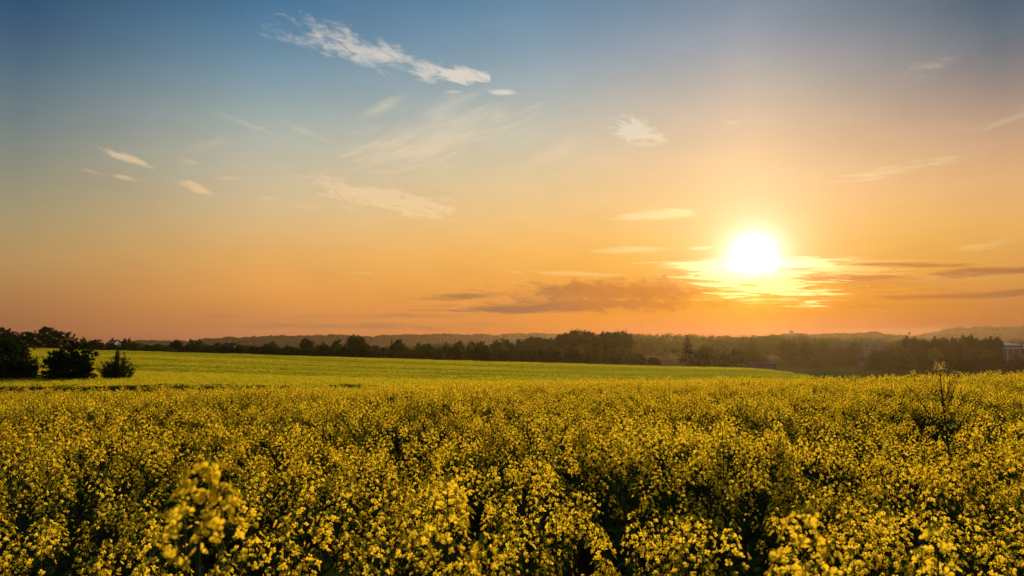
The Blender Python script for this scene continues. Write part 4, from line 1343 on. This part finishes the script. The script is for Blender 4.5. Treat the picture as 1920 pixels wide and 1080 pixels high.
building('long_shed', 'long low purple-brown shed under the sun beyond the crest', 1400, 1453, 338, 677.5, M['shed'], M['shed'], 8, roof='gable', ridge=1.2, rows=1, colsn=8)
building('cottage', 'small dim cottage left of the big right hedge', 1608, 1619, 420, 669.5, M['timber'], M['roof_dark'], 5, roof='gable', ridge=1.2, rows=1, colsn=2)
building('house', 'pale-roofed house with a dark gable end on the left skyline', 204, 217, 300, 637, M['cladding_dark'], M['roof_red'], 6, roof='gable', ridge=1.3, rows=0, chimney=True)
building('cottage', 'low dark-roofed cottage half hidden by the belt at the foot of the left hill', 418, 440, 340, 643, M['cladding_dark'], M['roof_dark'], 8, roof='gable', ridge=1.5, rows=1, colsn=4, chimney=True)
building('warehouse', 'blue-grey roofed warehouse between the yellowish tree and the dark round tree', 948, 970, 520, 641, M['plaster_blue'], M['roof_white'], 14, roof='gable', ridge=2, rows=1, colsn=4)
building('house', 'small pale house showing between the belt trees right of the domed tree', 700, 710, 380, 650, M['plaster'], M['roof_dark'], 8, roof='gable', ridge=1.5, rows=1, colsn=2)

# radio mast on the hill gap
def mast():
    Y = 1350; x = wx(1704, Y); z0 = -10.5; zt = hz(619, Y)
    root = bpy.data.objects.new('radio_mast', None); COL.objects.link(root); root.location = (x, Y, z0)
    tag(root, 'thin radio mast with a wider platform on the skyline left of the wooded hill', 'mast')
    m = MB(); m.tube([(0, 0, 0), (0, 0, zt - z0)], [1.1, .35], 8, 0, True); link('pole', m.mesh('pole', [M['steel']]), root)
    hp = hz(626, Y) - z0
    m = MB(); m.tube([(0, 0, hp - 2.6), (0, 0, hp - 1.8), (0, 0, hp + 1.8), (0, 0, hp + 2.6)], [1.2, 2.2, 2.2, 1.2], 10, 0, True); link('platform', m.mesh('platform', [M['steel']]), root)
    m = MB()
    for k in range(3):
        a = k * 2.09; m.box(1.3 * math.cos(a) - .2, 1.3 * math.cos(a) + .2, 1.3 * math.sin(a) - .2, 1.3 * math.sin(a) + .2, hp + 2.8, hp + 5.5)
    link('antenna', m.mesh('antenna', [M['steel']]), root)
mast()
def water_tower():
    Y = 1450; x = wx(1483, Y); z0 = 0; top = hz(619, Y)
    root = bpy.data.objects.new('water_tower', None); COL.objects.link(root); root.location = (x, Y, z0)
    tag(root, 'small domed tower on the wooded skyline right of the sun', 'tower')
    H = top - z0
    m = MB(); m.tube([(0, 0, -8), (0, 0, H - 6)], [3.2, 3.0], 14, 0, True); link('shaft', m.mesh('shaft', [M['plaster']]), root)
    m = MB(); m.tube([(0, 0, H - 6), (0, 0, H - 5.4), (0, 0, H - 2.4)], [3.0, 3.5, 3.5], 16, 0, True); link('tank', m.mesh('tank', [M['plaster']]), root)
    m = MB(); m.tube([(0, 0, H - 2.4), (0, 0, H - 1.4), (0, 0, H - .5), (0, 0, H)], [3.7, 3.1, 1.8, .2], 16, 0, True); link('roof', m.mesh('roof', [M['roof_dark']]), root)
water_tower()
def power_pole(px, pyt, Y, label, aframe):
    x = wx(px, Y); z0 = gz(x, Y); H = hz(pyt, Y) - z0
    root = bpy.data.objects.new('power_pole', None); COL.objects.link(root); root.location = (x, Y, z0)
    tag(root, label, 'power pole')
    m = MB()
    if aframe:
        m.tube([(-1.6, 0, 0), (-.15, 0, H)], [.20, .13], 8, 0, True); link('pole', m.mesh('pole', [M['timber']]), root)
        m = MB(); m.tube([(1.6, 0, 0), (.15, 0, H)], [.20, .13], 8, 0, True); link('pole', m.mesh('pole', [M['timber']]), root)
        m = MB(); m.box(-.95, .95, -.08, .08, H * .42, H * .42 + .16); link('brace', m.mesh('brace', [M['timber']]), root)
    else:
        m.tube([(0, 0, 0), (0, 0, H)], [.17, .11], 8, 0, True); link('pole', m.mesh('pole', [M['timber']]), root)
    m = MB(); m.box(-1.2, 1.2, -.28, -.16, H - .7, H - .54); ca = link('crossarm', m.mesh('crossarm', [M['steel']]), root)
    for sx in (-1.05, 0, 1.05):
        m = MB(); m.tube([(sx, -.22, H - .54), (sx, -.22, H - .4), (sx, -.22, H - .25)], [.05, .08, .04], 8, 0, True); link('insulator', m.mesh('insulator', [M['plaster']]), ca)
power_pole(1519, 655, 400, 'A-shaped timber power pole in front of the hazy trees', True)
power_pole(1527, 660, 425, 'single timber power pole just right of the A-shaped one', False)

# ------------------------------------------------------------------ haze
def haze():
    x0, x1, y0, y1, z0, z1 = -3600, 3600, -150, HAZE_END, -14, HAZE_TOP + 2
    m = MB(); m.box(x0, x1, y0, y1, z0, z1)
    mat = bpy.data.materials.new('haze'); mat.use_nodes = True; nt = mat.node_tree; nt.nodes.clear()
    o_ = nt.nodes.new('ShaderNodeOutputMaterial'); v = nt.nodes.new('ShaderNodeVolumePrincipled')
    v.inputs['Color'].default_value = HAZE_COLOR + (1,); v.inputs['Density'].default_value = HAZE_DENSITY
    v.inputs['Anisotropy'].default_value = HAZE_G
    nt.links.new(v.outputs[0], o_.inputs['Volume'])
    ob = link('haze', m.mesh('haze', [mat])); tag(ob, 'thin evening haze lying over the whole landscape', 'haze', kind='stuff')
haze()
